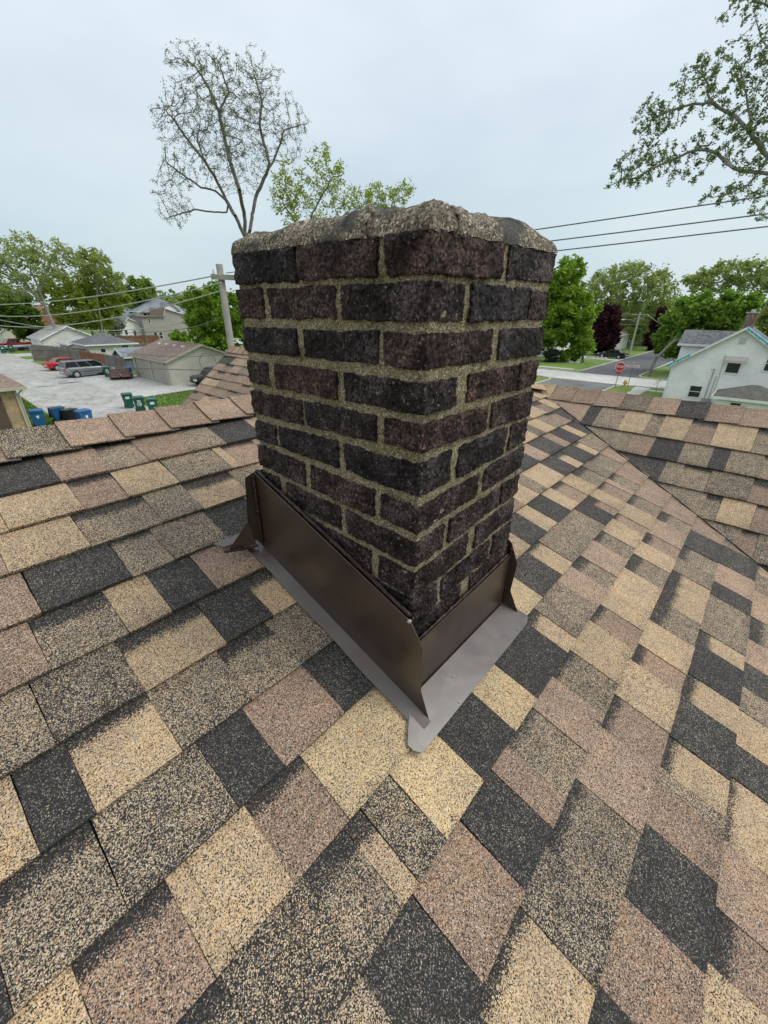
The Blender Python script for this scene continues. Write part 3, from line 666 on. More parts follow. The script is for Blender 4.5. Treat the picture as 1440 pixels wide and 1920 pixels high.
for k in range(1, 16):
    odd = k % 2 == 1
    L = LEFT.get(k) or ([(.505, .31), (.30, .103), (.09, 0)] if odd else [(.505, .415), (.40, .205), (.188, 0)])
    Rr = RIGHT.get(k) or ([(0, .207), (.23, .437)] if odd else [(0, .099), (.118, .33), (.342, .437)])
    # near corner brick
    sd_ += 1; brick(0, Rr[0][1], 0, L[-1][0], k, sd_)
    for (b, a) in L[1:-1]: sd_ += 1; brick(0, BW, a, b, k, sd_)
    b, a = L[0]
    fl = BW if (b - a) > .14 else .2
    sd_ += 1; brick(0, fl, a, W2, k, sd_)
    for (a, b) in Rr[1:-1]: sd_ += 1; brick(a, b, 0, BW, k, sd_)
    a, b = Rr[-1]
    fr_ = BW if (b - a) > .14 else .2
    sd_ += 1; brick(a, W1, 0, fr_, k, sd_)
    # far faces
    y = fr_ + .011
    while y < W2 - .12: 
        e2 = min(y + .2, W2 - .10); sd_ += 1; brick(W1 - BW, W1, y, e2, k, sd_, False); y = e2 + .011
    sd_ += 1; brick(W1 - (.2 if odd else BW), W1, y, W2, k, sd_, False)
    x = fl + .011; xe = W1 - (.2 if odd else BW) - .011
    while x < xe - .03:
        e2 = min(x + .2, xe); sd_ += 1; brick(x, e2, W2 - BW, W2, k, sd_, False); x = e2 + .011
# mortar core
def mortar_core():
    V = []; F = []
    ins = 0.0062; st = 0.0042
    ring = []
    x0, x1, y0, y1 = ins, W1 - ins, ins, W2 - ins
    def seg(p, q, n):
        L = math.dist(p, q); k = int(L / st)
        for i in range(k): ring.append((p[0] + (q[0] - p[0]) * i / k, p[1] + (q[1] - p[1]) * i / k, n))
    seg((x0, y1), (x0, y0), (-1, 0)); seg((x0, y0), (x1, y0), (0, -1)); 
    st2 = st; 
    seg((x1, y0), (x1, y1), (1, 0)); seg((x1, y1), (x0, y1), (0, 1))
    zs = np.arange(-1.02, 0.004, 0.0042)
    n = len(ring)
    for z in zs:
        for x, y, nn in ring:
            d = 0.0026 * noise.noise((x * 38, y * 38, z * 38)) + 0.0020 * noise.noise((x * 120, y * 120, z * 120)) + 0.0012 * noise.noise((x * 300, y * 300, z * 300))
            bulge = 0.0025 * max(0, noise.noise((x * 9 + 4, y * 9, z * 9)))
            V.append((x + nn[0] * (d + bulge), y + nn[1] * (d + bulge), z))
    m = len(zs)
    Q = [(r * n + i, r * n + (i + 1) % n, (r + 1) * n + (i + 1) % n, (r + 1) * n + i) for r in range(m - 1) for i in range(n)]
    o = mknp('mortar', V, Q, M_MORTAR, chim, True)
    return o
mortar_core()
# crown: mortar wash on top
def crown():
    per = []
    def seg(p, q, k):
        for i in range(k): t = i / k; per.append((p[0] + (q[0] - p[0]) * t, p[1] + (q[1] - p[1]) * t))
    o_ = -0.001
    seg((o_, W2 - o_), (o_, o_), 170); seg((o_, o_), (W1 - o_, o_), 150); seg((W1 - o_, o_), (W1 - o_, W2 - o_), 60); seg((W1 - o_, W2 - o_), (o_, W2 - o_), 60)
    cx, cy = W1 / 2, W2 / 2
    V = []; prof = 20; n = len(per)
    for r in range(prof):
        for i, (x, y) in enumerate(per):
            # height of the lip along the rim
            cl = math.hypot(x, y - W2) < .09; d1 = math.hypot(x, y - W2); d2 = math.hypot(x - W1, y)
            h = 0.040 - 0.014 * math.exp(-(d1 / .07) ** 2) - 0.010 * math.exp(-(d2 / .05) ** 2) + 0.010 * noise.noise((x * 11, y * 11, 0)) + 0.005 * noise.noise((x * 45, y * 45, 5))
            dc = math.hypot(x, y); h -= 0.004 * math.exp(-((dc - .03) / .04) ** 2)
            if r < 9:
                t = r / 9; inn = 0.0015 + 0.034 * t ** 1.7; z = -0.006 + (h) * math.sin(t * math.pi / 2 * .95) + (.004 * noise.noise((x * 30, y * 30, 9)) if r == 0 else 0)
            else:
                t = (r - 9) / 10; inn = .0355 + t * .15; z = -0.004 + h * 0.997 + .012 * t + .004 * noise.noise((x * 20, y * 20, t * 3))
            dx, dy = cx - x, cy - y; L = math.hypot(dx, dy)
            X = x + dx / L * inn * 1.2; Y = y + dy / L * inn * 1.2
            # crack in the right face and a smaller one on the left
            ck = 0
            if y < 0.01 and r < 14:
                xc = .058 + .006 * math.sin(r * .9); ck = max(0, 1 - abs(x - xc) / .0034)
            if x < 0.01 and r < 12:
                yc = .118 + .007 * math.sin(r * 1.3); ck = max(ck, .55 * max(0, 1 - abs(y - yc) / .004))
            f = 0.0042 * noise.noise((X * 55, Y * 55, z * 55)) + 0.003 * noise.noise((X * 150, Y * 150, z * 150)) + .005 * noise.noise((X * 18, Y * 18, z * 18 + 7))
            if r == 0: f *= .3
            f -= .016 * ck
            nn = Vector((-(dx / L), -(dy / L), .0)) if r < 9 else Vector((0, 0, .8))
            zz = z + (zq(0, min(W1, max(0, x)), min(W2, max(0, y))) + .004)
            V.append((X + nn.x * f, Y + nn.y * f, zz + nn.z * f))
    Q = [(r * n + i, r * n + (i + 1) % n, (r + 1) * n + (i + 1) % n, (r + 1) * n + i) for r in range(prof - 1) for i in range(n)]
    o = mknp('mortar_crown', V, Q, M_CROWN, chim, True)
    return o
crown()
mb = MB(); mb.box(.14, W1 - .14, .15, W2 - .15, -.2, .038); mb.build('flue_liner', vary('clay_flue', (0.22, 0.10, 0.06), .8), chim)
# smears of old roofing cement and loose flakes on the crown
def blob(name, c, rad, mat, parent, seed, n=14, m=9, amp=.35):
    V = []; F = []
    for i in range(m + 1):
        for j in range(n):
            th = math.pi * i / m; ph = 2 * math.pi * j / n
            d = Vector((math.sin(th) * math.cos(ph), math.sin(th) * math.sin(ph), math.cos(th)))
            k = 1 + amp * noise.noise(d * 2.1 + Vector((seed, 0, 0))) + amp * .5 * noise.noise(d * 5 + Vector((0, seed, 0)))
            V.append(Vector(c) + Vector((d.x * rad[0], d.y * rad[1], d.z * rad[2])) * k)
    F = [(i * n + j, i * n + (j + 1) % n, (i + 1) * n + (j + 1) % n, (i + 1) * n + j) for i in range(m) for j in range(n)]
    return mk(name, V, F, mat, parent, True)
for i, (c, rad) in enumerate([((.020, .455, .014), (.010, .030, .006)), ((.415, .022, .018), (.016, .010, .004)), ((.30, .030, .034), (.012, .008, .004))]):
    blob('cement_patch', c, rad, M_TAR, chim, i * 3.3)

# ---- flashing
def poly_sheet(name, pts, t=0.0012, mat=M_METAL, parent=chim):
    P = [Vector(p) for p in pts]
    n = (P[1] - P[0]).cross(P[2] - P[0]).normalized()
    # sum for robustness
    n = Vector((0, 0, 0))
    for i in range(1, len(P) - 1): n += (P[i] - P[0]).cross(P[i + 1] - P[0])
    n.normalize()
    mb = MB(); mb.slab(P, n, t); return mb.build(name, mat, parent)
def rz_(y, x=0): return Z0 + m_ * y
f_side = poly_sheet('side_flashing', [(-.014, .5075, -.480), (-.014, .5736, -.6915), (-.014, -.0706, -.9095), (-.014, -.0425, -.8363), (-.014, -.0401, -.7149), (-.014, -.0062, -.663)])
# narrow flange of the side pan on the roof (slightly bowed up from the shingles)
mb = MB()
for i in range(24):
    a = .5735 - (.5735 + .0706) * i / 24; b = .5735 - (.5735 + .0706) * (i + 1) / 24
    w0 = .0345 + .0016 * math.sin(i * .8); w1 = .0345 + .0016 * math.sin((i + 1) * .8)
    def q(y, xo, h): return Vector((-.0145 - xo, y, rz_(y))) + NRM * h
    mb.slab([q(a, 0, .013), q(a, w0, .0045), q(b, w1, .0045), q(b, 0, .013)], NRM, .0011)
mb.build('side_flange', M_METAL, f_side)
mb = MB(); mb.tube([(-.0148, .508, -.4800), (-.0148, -.0062, -.6626), (-.0148, -.0401, -.7145)], .0011, 6); mb.build('folded_hem', M_METAL, f_side)
# apron
f_ap = poly_sheet('apron_flashing', [(.018, -.0105, -.7369), (-.012, -.0105, -.9060), (.4365, -.0105, -.9000), (.4365, -.0105, -.7215)])
ap = [(-.0876, -.0657), (-.0870, -.0800), (-.0760, -.0953), (.4340, -.0935), (.4610, -.0850), (.4640, -.0740), (.4500, -.0110), (-.0125, -.0110)]
o_ = poly_sheet('apron_flange', [Vector((x, y, rz_(y))) + NRM * .0075 for x, y in ap], .0012, M_METAL, f_ap)
mb = MB(); mb.tube([(.018, -.0112, -.7364), (.4365, -.0112, -.7211)], .0011, 6); mb.build('folded_hem', M_METAL, f_ap)
for x, y in [(.075, -.088), (.39, -.086), (.115, -.045), (.006, -.022)]:
    c = Vector((x, y, rz_(y))) + NRM * .0095
    mb = MB(); mb.tube([c - NRM * .002, c + NRM * .0002], .0019, 8); mb.build('screw', M_SCREW, f_ap)
# far side pan, its fin showing past the apron
f_far = poly_sheet('side_flashing', [(.4490, .0059, -.6780), (.4490, -.0053, -.6850), (.4490, -.0313, -.7432), (.4490, -.0261, -.8413), (.4490, -.0648, -.9135), (.4490, .001, -.8900), (.4490, .56, -.700), (.4490, .52, -.49)], .0012, M_METAL)
poly_sheet('side_flange', [Vector((x, y, rz_(y))) + NRM * .006 for x, y in [(.450, .001), (.450, .56), (.485, .56), (.485, .001)]], .0012, M_METAL, f_far)
# back pan returns: the upright and its triangular foot
f_bk = poly_sheet('back_pan', [(-.0072, .5140, -.4787), (-.0394, .5140, -.4884), (-.0500, .5140, -.5988), (-.0400, .5140, -.668), (-.0140, .5140, -.690)], .0012, M_METAL)
poly_sheet('back_foot', [(-.0420, .5125, -.600), (-.1000, .550, -.692), (-.0433, .548, -.694), (-.0330, .520, -.690)], .0012, M_METAL, f_bk)
poly_sheet('back_flange', [Vector((x, y, rz_(y))) + NRM * .006 for x, y in [(-.118, .600), (-.1000, .5765), (-.0433, .572), (-.03, .600)]], .0012, M_METAL, f_bk)
poly_sheet('back_upright', [(-.014, .512, -.478), (.45, .512, -.478), (.45, .512, -.72), (-.014, .512, -.72)], .0012, M_METAL, f_bk)
def bead(pts, r, seed, name='sealant_bead', n=7, k=90):
    P = [Vector(p) for p in pts]; out_ = []; rr = []
    tot = sum((b - a).length for a, b in zip(P, P[1:]))
    for a, b in zip(P, P[1:]):
        m = max(2, int(k * (b - a).length / tot))
        for i in range(m):
            p = a.lerp(b, i / m); q = noise.noise((p.x * 60 + seed, p.y * 60, p.z * 60)); q2 = noise.noise((p.x * 160, p.y * 160 + seed, p.z * 160))
            out_.append(p + Vector((0, 0, .0016 * q + .0012 * q2))); rr.append(r * (1 + .45 * q + .5 * q2))
    out_.append(P[-1]); rr.append(r * .7)
    mb = MB(); mb.tube(out_, rr, n); return mb.build(name, M_SEAL, chim, True)
bead([(-.0085, .505, -.4755), (-.0085, .35, -.529), (-.0085, .2, -.5815), (-.0085, -.002, -.656)], .0046, 1)
bead([(-.009, .46, -.4885), (-.009, .30, -.543), (-.009, .16, -.592), (-.009, .0, -.652)], .0028, 8)
bead([(.005, -.0055, -.735), (.12, -.0055, -.731), (.4365, -.0055, -.7165)], .0042, 3)
bead([(.446, -.008, -.70), (.447, -.009, -.80), (.446, -.011, -.895)], .0045, 5, k=40)
bead([(.446, -.012, -.895), (.447, -.055, -.911)], .0042, 6, k=20)
bead([(-.0185, .510, -.485), (-.019, .511, -.600), (-.018, .513, -.688)], .0048, 9, k=40)
bead([(-.03, .517, -.692), (-.06, .530, -.694), (-.112, .552, -.690)], .0048, 11, k=30)
blob('sealant_dab', (-.0152, -.004, -.664), (.0045, .0045, .0045), vary('pale_sealant', (.35, .30, .28), .5), chim, 3.1, 8, 6)
#@@BG
# ================================================================== BUILDINGS
M_GLASS = vary('dark_window_glass', (0.025, 0.032, 0.038), 0.12, 0.4, 2)
M_WHITE = vary('white_trim_paint', (0.72, 0.73, 0.72), 0.5, 0.08, 2)
M_SID_W = siding('white_painted_siding', (0.84, 0.82, 0.81), 0.16)
M_SID_B = siding('beige_vinyl_siding', (0.48, 0.46, 0.38), 0.20)
M_SID_G = siding('warm_grey_siding', (0.34, 0.31, 0.29), 0.2)
M_SID_C = siding('cream_siding', (0.62, 0.62, 0.55), 0.2)
M_RF_BR = farroof('brown_shingle_roof', (0.21, 0.155, 0.125)); M_RF_GR = farroof('grey_shingle_roof', (0.20, 0.225, 0.255)); M_RF_DK = farroof('dark_grey_roof', (0.115, 0.12, 0.135))
M_RF_LG = farroof('light_grey_roof', (0.42, 0.42, 0.41)); M_RF_CH = farroof('charcoal_shingle_roof', (0.13, 0.13, 0.14), .45, 5); M_RF_RD = farroof('red_brown_roof', (0.33, 0.15, 0.10))
M_DOOR_G = siding('taupe_garage_door', (0.33, 0.30, 0.26), 0.5, depth=.02)
M_DOOR_B = siding('brown_garage_door', (0.085, 0.055, 0.045), 0.5, depth=.02)
M_BR_T = vary('tan_brick_wall', (0.38, 0.27, 0.16), 0.85, 0.35, 4, bs=.5, bscale=14)
M_BR_R = vary('red_brick_wall', (0.30, 0.13, 0.08), 0.85, 0.3, 3)
def win(parent, off, face, d, a0, a1, z0, z1, cross=True, frame=None, name='window'):
    """window on the wall plane x=d (facing -X) or y=d (facing -Y)"""
    f = frame or M_WHITE; t = .09
    def bx(mb, p0, p1, q0, q1, dd0, dd1):
        if face == 'x': mb.box(d - dd1, d - dd0, p0, p1, q0, q1)
        else: mb.box(p0, p1, d - dd1, d - dd0, q0, q1)
    mb = MB(off)
    bx(mb, a0 - t, a1 + t, z1, z1 + t, -.05, .05); bx(mb, a0 - t, a1 + t, z0 - t, z0, -.05, .07); bx(mb, a0 - t, a0, z0, z1, -.05, .05); bx(mb, a1, a1 + t, z0, z1, -.05, .05)
    if cross:
        bx(mb, a0, a1, (z0 + z1) / 2 - .025, (z0 + z1) / 2 + .025, -.05, .03)
    w = mb.build(name, f, parent)
    mb = MB(off); bx(mb, a0, a1, z0, z1, -.04, .012); mb.build('pane', M_GLASS, w)
    return w
def gable(name, label, cat, x0, x1, y0, y1, he, hr, axis, wallm, roofm, over=.35, group=None, trim=None, ridge=None):
    loc = ((x0 + x1) / 2, (y0 + y1) / 2, GZ); off = (loc[0], loc[1], 0)
    o = thing(name, label, cat, loc, 0, group)
    mb = MB(off)
    if axis == 'y':
        rx = ridge if ridge is not None else (x0 + x1) / 2
        prof = [(x0, 0), (x1, 0), (x1, he), (rx, hr), (x0, he)]
        mb.add([(a, y0, b) for a, b in prof] + [(a, y1, b) for a, b in prof], [(0, 1, 2, 3, 4), (9, 8, 7, 6, 5), (0, 4, 9, 5), (1, 6, 7, 2), (4, 3, 8, 9), (3, 2, 7, 8)])
        mb.build('wall', wallm, o)
        for sx in (x0, x1):
            s = (hr - he) / (rx - sx); ex = sx - over * (1 if sx == x0 else -1) ; ez = he + s * (ex - sx)
            mb = MB(off); P = [(rx, y0 - over, hr + .06), (rx, y1 + over, hr + .06), (ex, y1 + over, ez + .06), (ex, y0 - over, ez + .06)]
            nn = Vector((-s, 0, 1)); mb.slab(P if sx == x0 else P[::-1], nn, .13); mb.build('roof', roofm, o)
            mb = MB(off); mb.slab([(rx, y0 - over - .03, hr + .05), (ex, y0 - over - .03, ez + .05), (ex, y0 - over - .03, ez - .14), (rx, y0 - over - .03, hr - .14)], (0, -1, 0), .03); mb.build('fascia', trim or M_WHITE, o)
            mb = MB(off); mb.box(min(ex, ex + .06), max(ex, ex + .06), y0 - over, y1 + over, ez - .14, ez + .02); mb.build('gutter', trim or M_WHITE, o)
    else:
        ry = ridge if ridge is not None else (y0 + y1) / 2
        prof = [(y0, 0), (y1, 0), (y1, he), (ry, hr), (y0, he)]
        mb.add([(x0, a, b) for a, b in prof] + [(x1, a, b) for a, b in prof], [(4, 3, 2, 1, 0), (5, 6, 7, 8, 9), (5, 9, 4, 0), (2, 7, 6, 1), (9, 8, 3, 4), (8, 7, 2, 3)])
        mb.build('wall', wallm, o)
        for sy in (y0, y1):
            s = (hr - he) / (ry - sy); ey = sy - over * (1 if sy == y0 else -1); ez = he + s * (ey - sy)
            mb = MB(off); P = [(x0 - over, ry, hr + .06), (x0 - over, ey, ez + .06), (x1 + over, ey, ez + .06), (x1 + over, ry, hr + .06)]
            mb.slab(P if sy == y0 else P[::-1], Vector((0, -s, 1)), .13); mb.build('roof', roofm, o)
            mb = MB(off); mb.slab([(x0 - over - .03, ry, hr + .05), (x0 - over - .03, ey, ez + .05), (x0 - over - .03, ey, ez - .16), (x0 - over - .03, ry, hr - .16)], (-1, 0, 0), .03); mb.build('fascia', trim or M_WHITE, o)
            mb = MB(off); mb.box(x0 - over, x1 + over, min(ey, ey + .06), max(ey, ey + .06), ez - .14, ez + .02); mb.build('gutter', trim or M_WHITE, o)
    return o, off
def hip(name, label, cat, x0, x1, y0, y1, he, hr, wallm, roofm, over=.4, trim=None, run=None):
    loc = ((x0 + x1) / 2, (y0 + y1) / 2, GZ); off = (loc[0], loc[1], 0)
    o = thing(name, label, cat, loc)
    MB(off).box(x0, x1, y0, y1, 0, he).build('wall', wallm, o)
    a, b, c, d = x0 - over, x1 + over, y0 - over, y1 + over
    w_, l_ = b - a, d - c
    r = run if run is not None else min(w_, l_) / 2
    if w_ >= l_: rr = [(a + r, (c + d) / 2, hr), (b - r, (c + d) / 2, hr)]
    else: rr = [((a + b) / 2, c + r, hr), ((a + b) / 2, d - r, hr)]
    V = [(a, c, he), (b, c, he), (b, d, he), (a, d, he)] + rr
    if w_ >= l_: F = [(0, 1, 5, 4), (2, 3, 4, 5), (0, 4, 3), (1, 2, 5)]
    else: F = [(0, 1, 4), (1, 2, 5, 4), (2, 3, 5), (3, 0, 4, 5)]
    MB(off).add(V, F + [(3, 2, 1, 0)]).build('roof', roofm, o)
    mb = MB(off); mb.box(a, b, c - .05, c, he - .16, he + .02); mb.box(a, b, d, d + .05, he - .16, he + .02); mb.box(a - .05, a, c, d, he - .16, he + .02); mb.box(b, b + .05, c, d, he - .16, he + .02)
    mb.build('gutter', trim or M_WHITE, o)
    return o, off
# beige two-door garage
M_TANTRIM = vary('tan_trim', (0.42, 0.39, 0.31), 0.5, 0.08, 2)
o, off = gable('garage', 'beige sided two door garage with a brown shingle roof beside the gravel lot', 'garage', 17.15, 24.3, 44.0, 53.4, 2.45, 3.75, 'y', M_SID_B, M_RF_BR, .35, None, M_TANTRIM)
for a, b in ((44.75, 48.2), (48.85, 52.4)): MB(off).box(17.08, 17.14, a, b, .02, 2.1).build('garage_door', M_DOOR_G, o)
for y in (44.2, 48.35, 52.6): MB(off).box(17.02, 17.13, y, y + .35, 0, 2.3).build('door_post', M_TANTRIM, o)
for i in range(4): MB(off).box(19.6, 19.9, 45.6 + i * 2.0, 45.95 + i * 2.0, 3.34, 3.56).build('roof_vent', M_WHITE, o)
mb = MB(off); mb.box(17.0, 17.12, 43.88, 44.0, 0, 2.3); mb.build('corner_board', M_TANTRIM, o)
MB(off).box(16.95, 17.1, 44.45, 44.6, 1.95, 2.15).build('wall_lamp', vary('black_lamp', (.02, .02, .02), .4), o)
# white garage with the dark hip roof, and little grey shed in front
o, off = hip('garage', 'cream garage with a dark blue-grey hip roof behind the wooden fence', 'garage', 17.5, 23.4, 70.5, 77.0, 2.45, 3.75, M_SID_C, M_RF_DK, .5)
win(o, off, 'y', 70.5, 18.9, 19.5, 1.35, 1.85, False); win(o, off, 'y', 70.5, 21.7, 22.6, 1.9, 2.15, False)
o, off = gable('shed', 'small dark shed with a grey gable roof behind the fence by the garage', 'shed', 17.9, 20.9, 58.5, 62.0, 1.75, 2.55, 'x', siding('slate_siding', (0.16, 0.18, 0.21), .15), M_RF_GR, .25)
# row of pale garages further up the alley
o, off = gable('garage', 'long pale garage with a light grey roof up the alley, white panelled door', 'garage', 16.6, 24.6, 92.0, 101.0, 2.3, 4.2, 'y', M_SID_C, M_RF_LG, .4)
MB(off).box(16.5, 16.58, 93, 96.6, 0, 2.0).build('garage_door', M_SID_W, o); MB(off).box(16.5, 16.58, 97, 100.4, 0, 2.0).build('garage_door', M_SID_W, o)
o, off = gable('garage', 'low weathered lean garage with grey roof just left of the cream garage', 'garage', 18.4, 23.2, 84.0, 90.0, 1.8, 2.6, 'y', vary('weathered_boards', (0.30, 0.28, 0.25), .9, .3, 5), M_RF_LG, .3)
o, off = gable('garage', 'pale garage with dark grey roof at the left edge far up the alley', 'garage', 6.5 + 9, 22.0, 120.0, 128.0, 2.6, 5.2, 'y', M_SID_C, M_RF_DK, .4)
# houses behind
o, off = gable('house', 'small white house with grey gable roof and two narrow windows', 'house', 35.6, 41.5, 112.0, 118, 3.1, 5.1, 'y', M_SID_W, M_RF_GR, .4, ridge=37.4)
win(o, off, 'y', 112, 36.2, 36.7, 1.6, 2.6, False); win(o, off, 'y', 112, 38.0, 38.5, 1.4, 2.4, False); win(o, off, 'y', 112, 40.2, 41.2, 1.5, 2.6, False)
o, off = gable('house', 'white house with a steep grey roof behind the small white one', 'house', 39.5, 44.5, 121, 131, 4.2, 7.6, 'x', M_SID_W, M_RF_GR, .4)
o, off = hip('house', 'large white two storey house with a wide light grey hip roof', 'house', 43.0, 56.0, 119.5, 133.0, 6.4, 10.0, M_SID_W, M_RF_GR, .7)
for a in (43.9, 45.9): win(o, off, 'y', 119.5, a, a + .7, 4.7, 6.0, True)
mb = MB(off); mb.box(49.3, 50.2, 125.5, 126.3, 8.5, 11.0); mb.build('chimney', M_BR_R, o)
mb = MB(off); mb.slab([(48.0, 118.6, 6.6), (52.4, 118.6, 6.6), (50.2, 118.6, 8.4)], (0, -1, 0), .2); mb.build('dormer_wall', M_SID_W, o)
for sg in (-1, 1):
    mb = MB(off); P = [(50.2, 118.2, 8.65), (50.2 + sg * 2.6, 118.2, 6.5), (50.2 + sg * 2.6, 124, 6.5), (50.2, 124, 8.65)]; mb.slab(P if sg < 0 else P[::-1], (sg * .64, 0, .77), .12); mb.build('dormer_roof', M_RF_GR, o)
o, off = gable('house', 'taupe grey two storey house with tall blank walls and a brown-grey gable roof', 'house', 44.9, 51.0, 110.6, 119.0, 5.6, 7.2, 'y', M_SID_G, M_RF_BR, .4, ridge=45.6)
MB(off).box(39.8, 44.8, 110.0, 117.5, 0, 5.3).build('wing_wall', M_SID_G, o)
MB(off).box(39.5, 45.0, 109.6, 117.8, 5.3, 5.5).build('wing_roof', M_RF_BR, o)
win(o, off, 'y', 110.0, 41.1, 41.5, 4.0, 4.9, True); win(o, off, 'y', 110.0, 41.7, 42.4, .6, 2.0, True); win(o, off, 'y', 110.0, 42.9, 43.6, .6, 2.0, True); win(o, off, 'y', 110.6, 46.4, 47.0, .6, 1.8, True)
o, off = gable('house', 'far brick house with a red-brown gable roof behind the large leaning tree', 'house', 25.4, 31.0, 139.0, 150, 4.0, 7.6, 'y', M_BR_R, M_RF_RD, .4)
# left garage at the frame edge (tan brick, brown roof)
o, off = hip('garage', 'tan brick garage with a brown shingle roof and brown door at the left frame edge', 'garage', -4.0, 3.5, 33.0, 39.8, 2.72, 4.75, M_BR_T, M_RF_BR, .5, M_TANTRIM)
MB(off).box(-2.2, 2.75, 32.92, 32.99, 0, 2.25).build('garage_door', M_DOOR_B, o)
mb = MB(off); mb.box(3.43, 3.55, 32.90, 33.05, 0, 2.6); mb.tube([(3.85, 32.6, 2.6), (3.6, 32.9, 2.3), (3.6, 32.9, 0.1)], .05, 6); mb.build('downspout', M_TANTRIM, o)
# white house to the right
HX = 44.8
o, off = gable('house', 'white sided one and a half storey house with teal tarps on its roof edge', 'house', HX, 54.0, -3.2, 5.4, 3.15, 6.15, 'x', M_SID_W, M_RF_CH, .38, ridge=1.25)
win(o, off, 'x', HX, 2.75, 3.55, .55, 1.45); win(o, off, 'x', HX, .75, 1.6, 2.75, 3.75, False); win(o, off, 'x', HX, -1.6, -.75, 3.1, 4.2)
mb = MB(off); mb.slab([(HX - .03, .5, 4.02), (HX - .03, 1.85, 4.02), (HX - .75, 1.85, 3.78 - .1), (HX - .75, .5, 3.78 - .1)], (-.4, 0, 1), .05)
mb.slab([(HX - .74, .5, 3.74), (HX - .74, 1.85, 3.74), (HX - .74, 1.85, 3.56), (HX - .74, .5, 3.56)], (-1, 0, 0), .03)
for i in range(6): mb.box(HX - .75, HX - .03, .5 + i * .26, .52 + i * .26, 3.74 + .0, 3.80)
mb.build('awning', vary('rusty_white_awning', (.55, .53, .50), .6, .25, 6, c2=(.40, .25, .17)), o)
mb = MB(off); mb.box(HX - .05, HX - .002, .95, 1.45, 4.95, 5.5); v_ = mb.build('gable_vent', M_WHITE, o)
mb = MB(off)
for i in range(6): mb.box(HX - .075, HX - .052, .99, 1.41, 4.99 + i * .08, 5.03 + i * .08)
mb.build('louvre', vary('vent_grey', (.45, .45, .44), .6), v_)
pc = vary('grey_conduit', (.38, .40, .40), .4)
mb = MB(off); mb.tube([(HX - .06, 2.35, .1), (HX - .06, 2.35, 2.75), (HX - .12, 2.3, 2.95), (HX - .2, 2.55, 2.9)], .045, 6); mb.build('service_mast', pc, o)
mb = MB(off); mb.tube([(HX - .05, 2.05, .1), (HX - .05, 2.05, 2.4)], .03, 6); mb.build('conduit', pc, o)
mb = MB(off); mb.tube([(HX - .04, 1.85, .1), (HX - .04, 1.85, 1.9), (HX - .04, 1.95, 4.1)], .018, 5); mb.build('cable', pc, o)
mb = MB(off); mb.box(HX - .03, HX, 5.28, 5.42, 0, 3.1); mb.build('corner_board', M_WHITE, o)
mb = MB(off); mb.box(HX - .2, HX - .005, 1.9, 2.5, .05, .55); mb.build('meter_box', vary('meter_grey', (.30, .32, .32), .5), o)
# dormer
mb = MB(off); mb.box(49.0, 52.2, 3.0, 5.7, 3.0, 4.7); mb.build('dormer_wall', M_SID_W, o)
for P, nn_ in (([(50.6, 6.0, 5.75), (50.6, 1.6, 5.75), (48.7, 2.9, 4.6), (48.7, 6.0, 4.6)], (-.52, 0, 1)), ([(50.6, 6.0, 5.75), (52.5, 6.0, 4.6), (52.5, 2.9, 4.6), (50.6, 1.6, 5.75)], (.52, 0, 1))):
    mb = MB(off); mb.slab(P, nn_, .13); mb.build('dormer_roof', M_RF_CH, o)
mb = MB(off); mb.box(48.66, 48.72, 2.9, 6.02, 4.42, 4.6); mb.build('dormer_fascia', M_WHITE, o)
mb = MB(off); mb.box(48.8, 49.7, 1.0, 1.75, 5.4, 7.2); ch = mb.build('chimney', vary('mottled_red_brick', (.20, .12, .10), .9, .6, 8, c2=(.45, .40, .36)), o)
mb = MB(off); mb.box(48.72, 49.78, .92, 1.83, 7.2, 7.3); mb.tube([(49.25, 1.37, 7.3), (49.25, 1.37, 7.5)], .16, 8); mb.build('chimney_cap', M_WALK, ch)
M_TARP = vary('teal_tarp', (.05, .30, .36), .35, .35, 4)
def rz2(y): return (6.15 + .075 - abs(y - 1.25) * (3.0 / 4.15)) if y > 1.25 else (6.15 + .075 - abs(y - 1.25) * (3.0 / 4.45))
for a, b in ((5.80, 4.3), (1.15, -.7)):
    V = []; n = 22
    for i in range(n + 1):
        y = a + (b - a) * i / n; k = math.sin(i * 1.9) * .03 + math.sin(i * .7 + a) * .03; edge = .75 + .25 * math.sin(i * .9)
        for dx, dz in ((-.435, -.13 - k), (-.43, .0), (-.40, .045), (-.1, .04 + k * .5), (edge, .035)): V.append((HX + dx - off[0], y - off[1], rz2(y) + dz))
    mk('tarp', V, [(i * 5 + j, i * 5 + j + 1, i * 5 + j + 6, i * 5 + j + 5) for i in range(n) for j in range(4)], M_TARP, o, True)
# little white garage with a dark hipped roof
o, off = hip('garage', 'low white garage with a dark mossy hip roof in front of the white house', 'garage', 40.2, 43.6, -2.6, 1.25, 1.45, 2.3, M_SID_W, farroof('mossy_dark_roof', (.095, .09, .075)), .35)
win(o, off, 'x', 40.2, -.25, .35, .75, 1.1, False)
o, off = gable('house', 'pale low house behind the bright green tree and shrubs', 'house', 76, 86, 27.0, 38.0, 3.0, 5.0, 'x', M_SID_W, M_RF_GR, .4)
win(o, off, 'x', 76, 29, 30, 1, 2.2)
o, off = gable('garage', 'far white garage at the end of the street between the trees', 'garage', 128, 136, 19.5, 27, 2.6, 4.4, 'y', M_SID_W, M_RF_GR, .4)
o, off = gable('house', 'pale house glimpsed behind the purple tree', 'house', 104, 112, 24, 33, 3.2, 5.2, 'x', M_SID_C, M_RF_BR, .4)

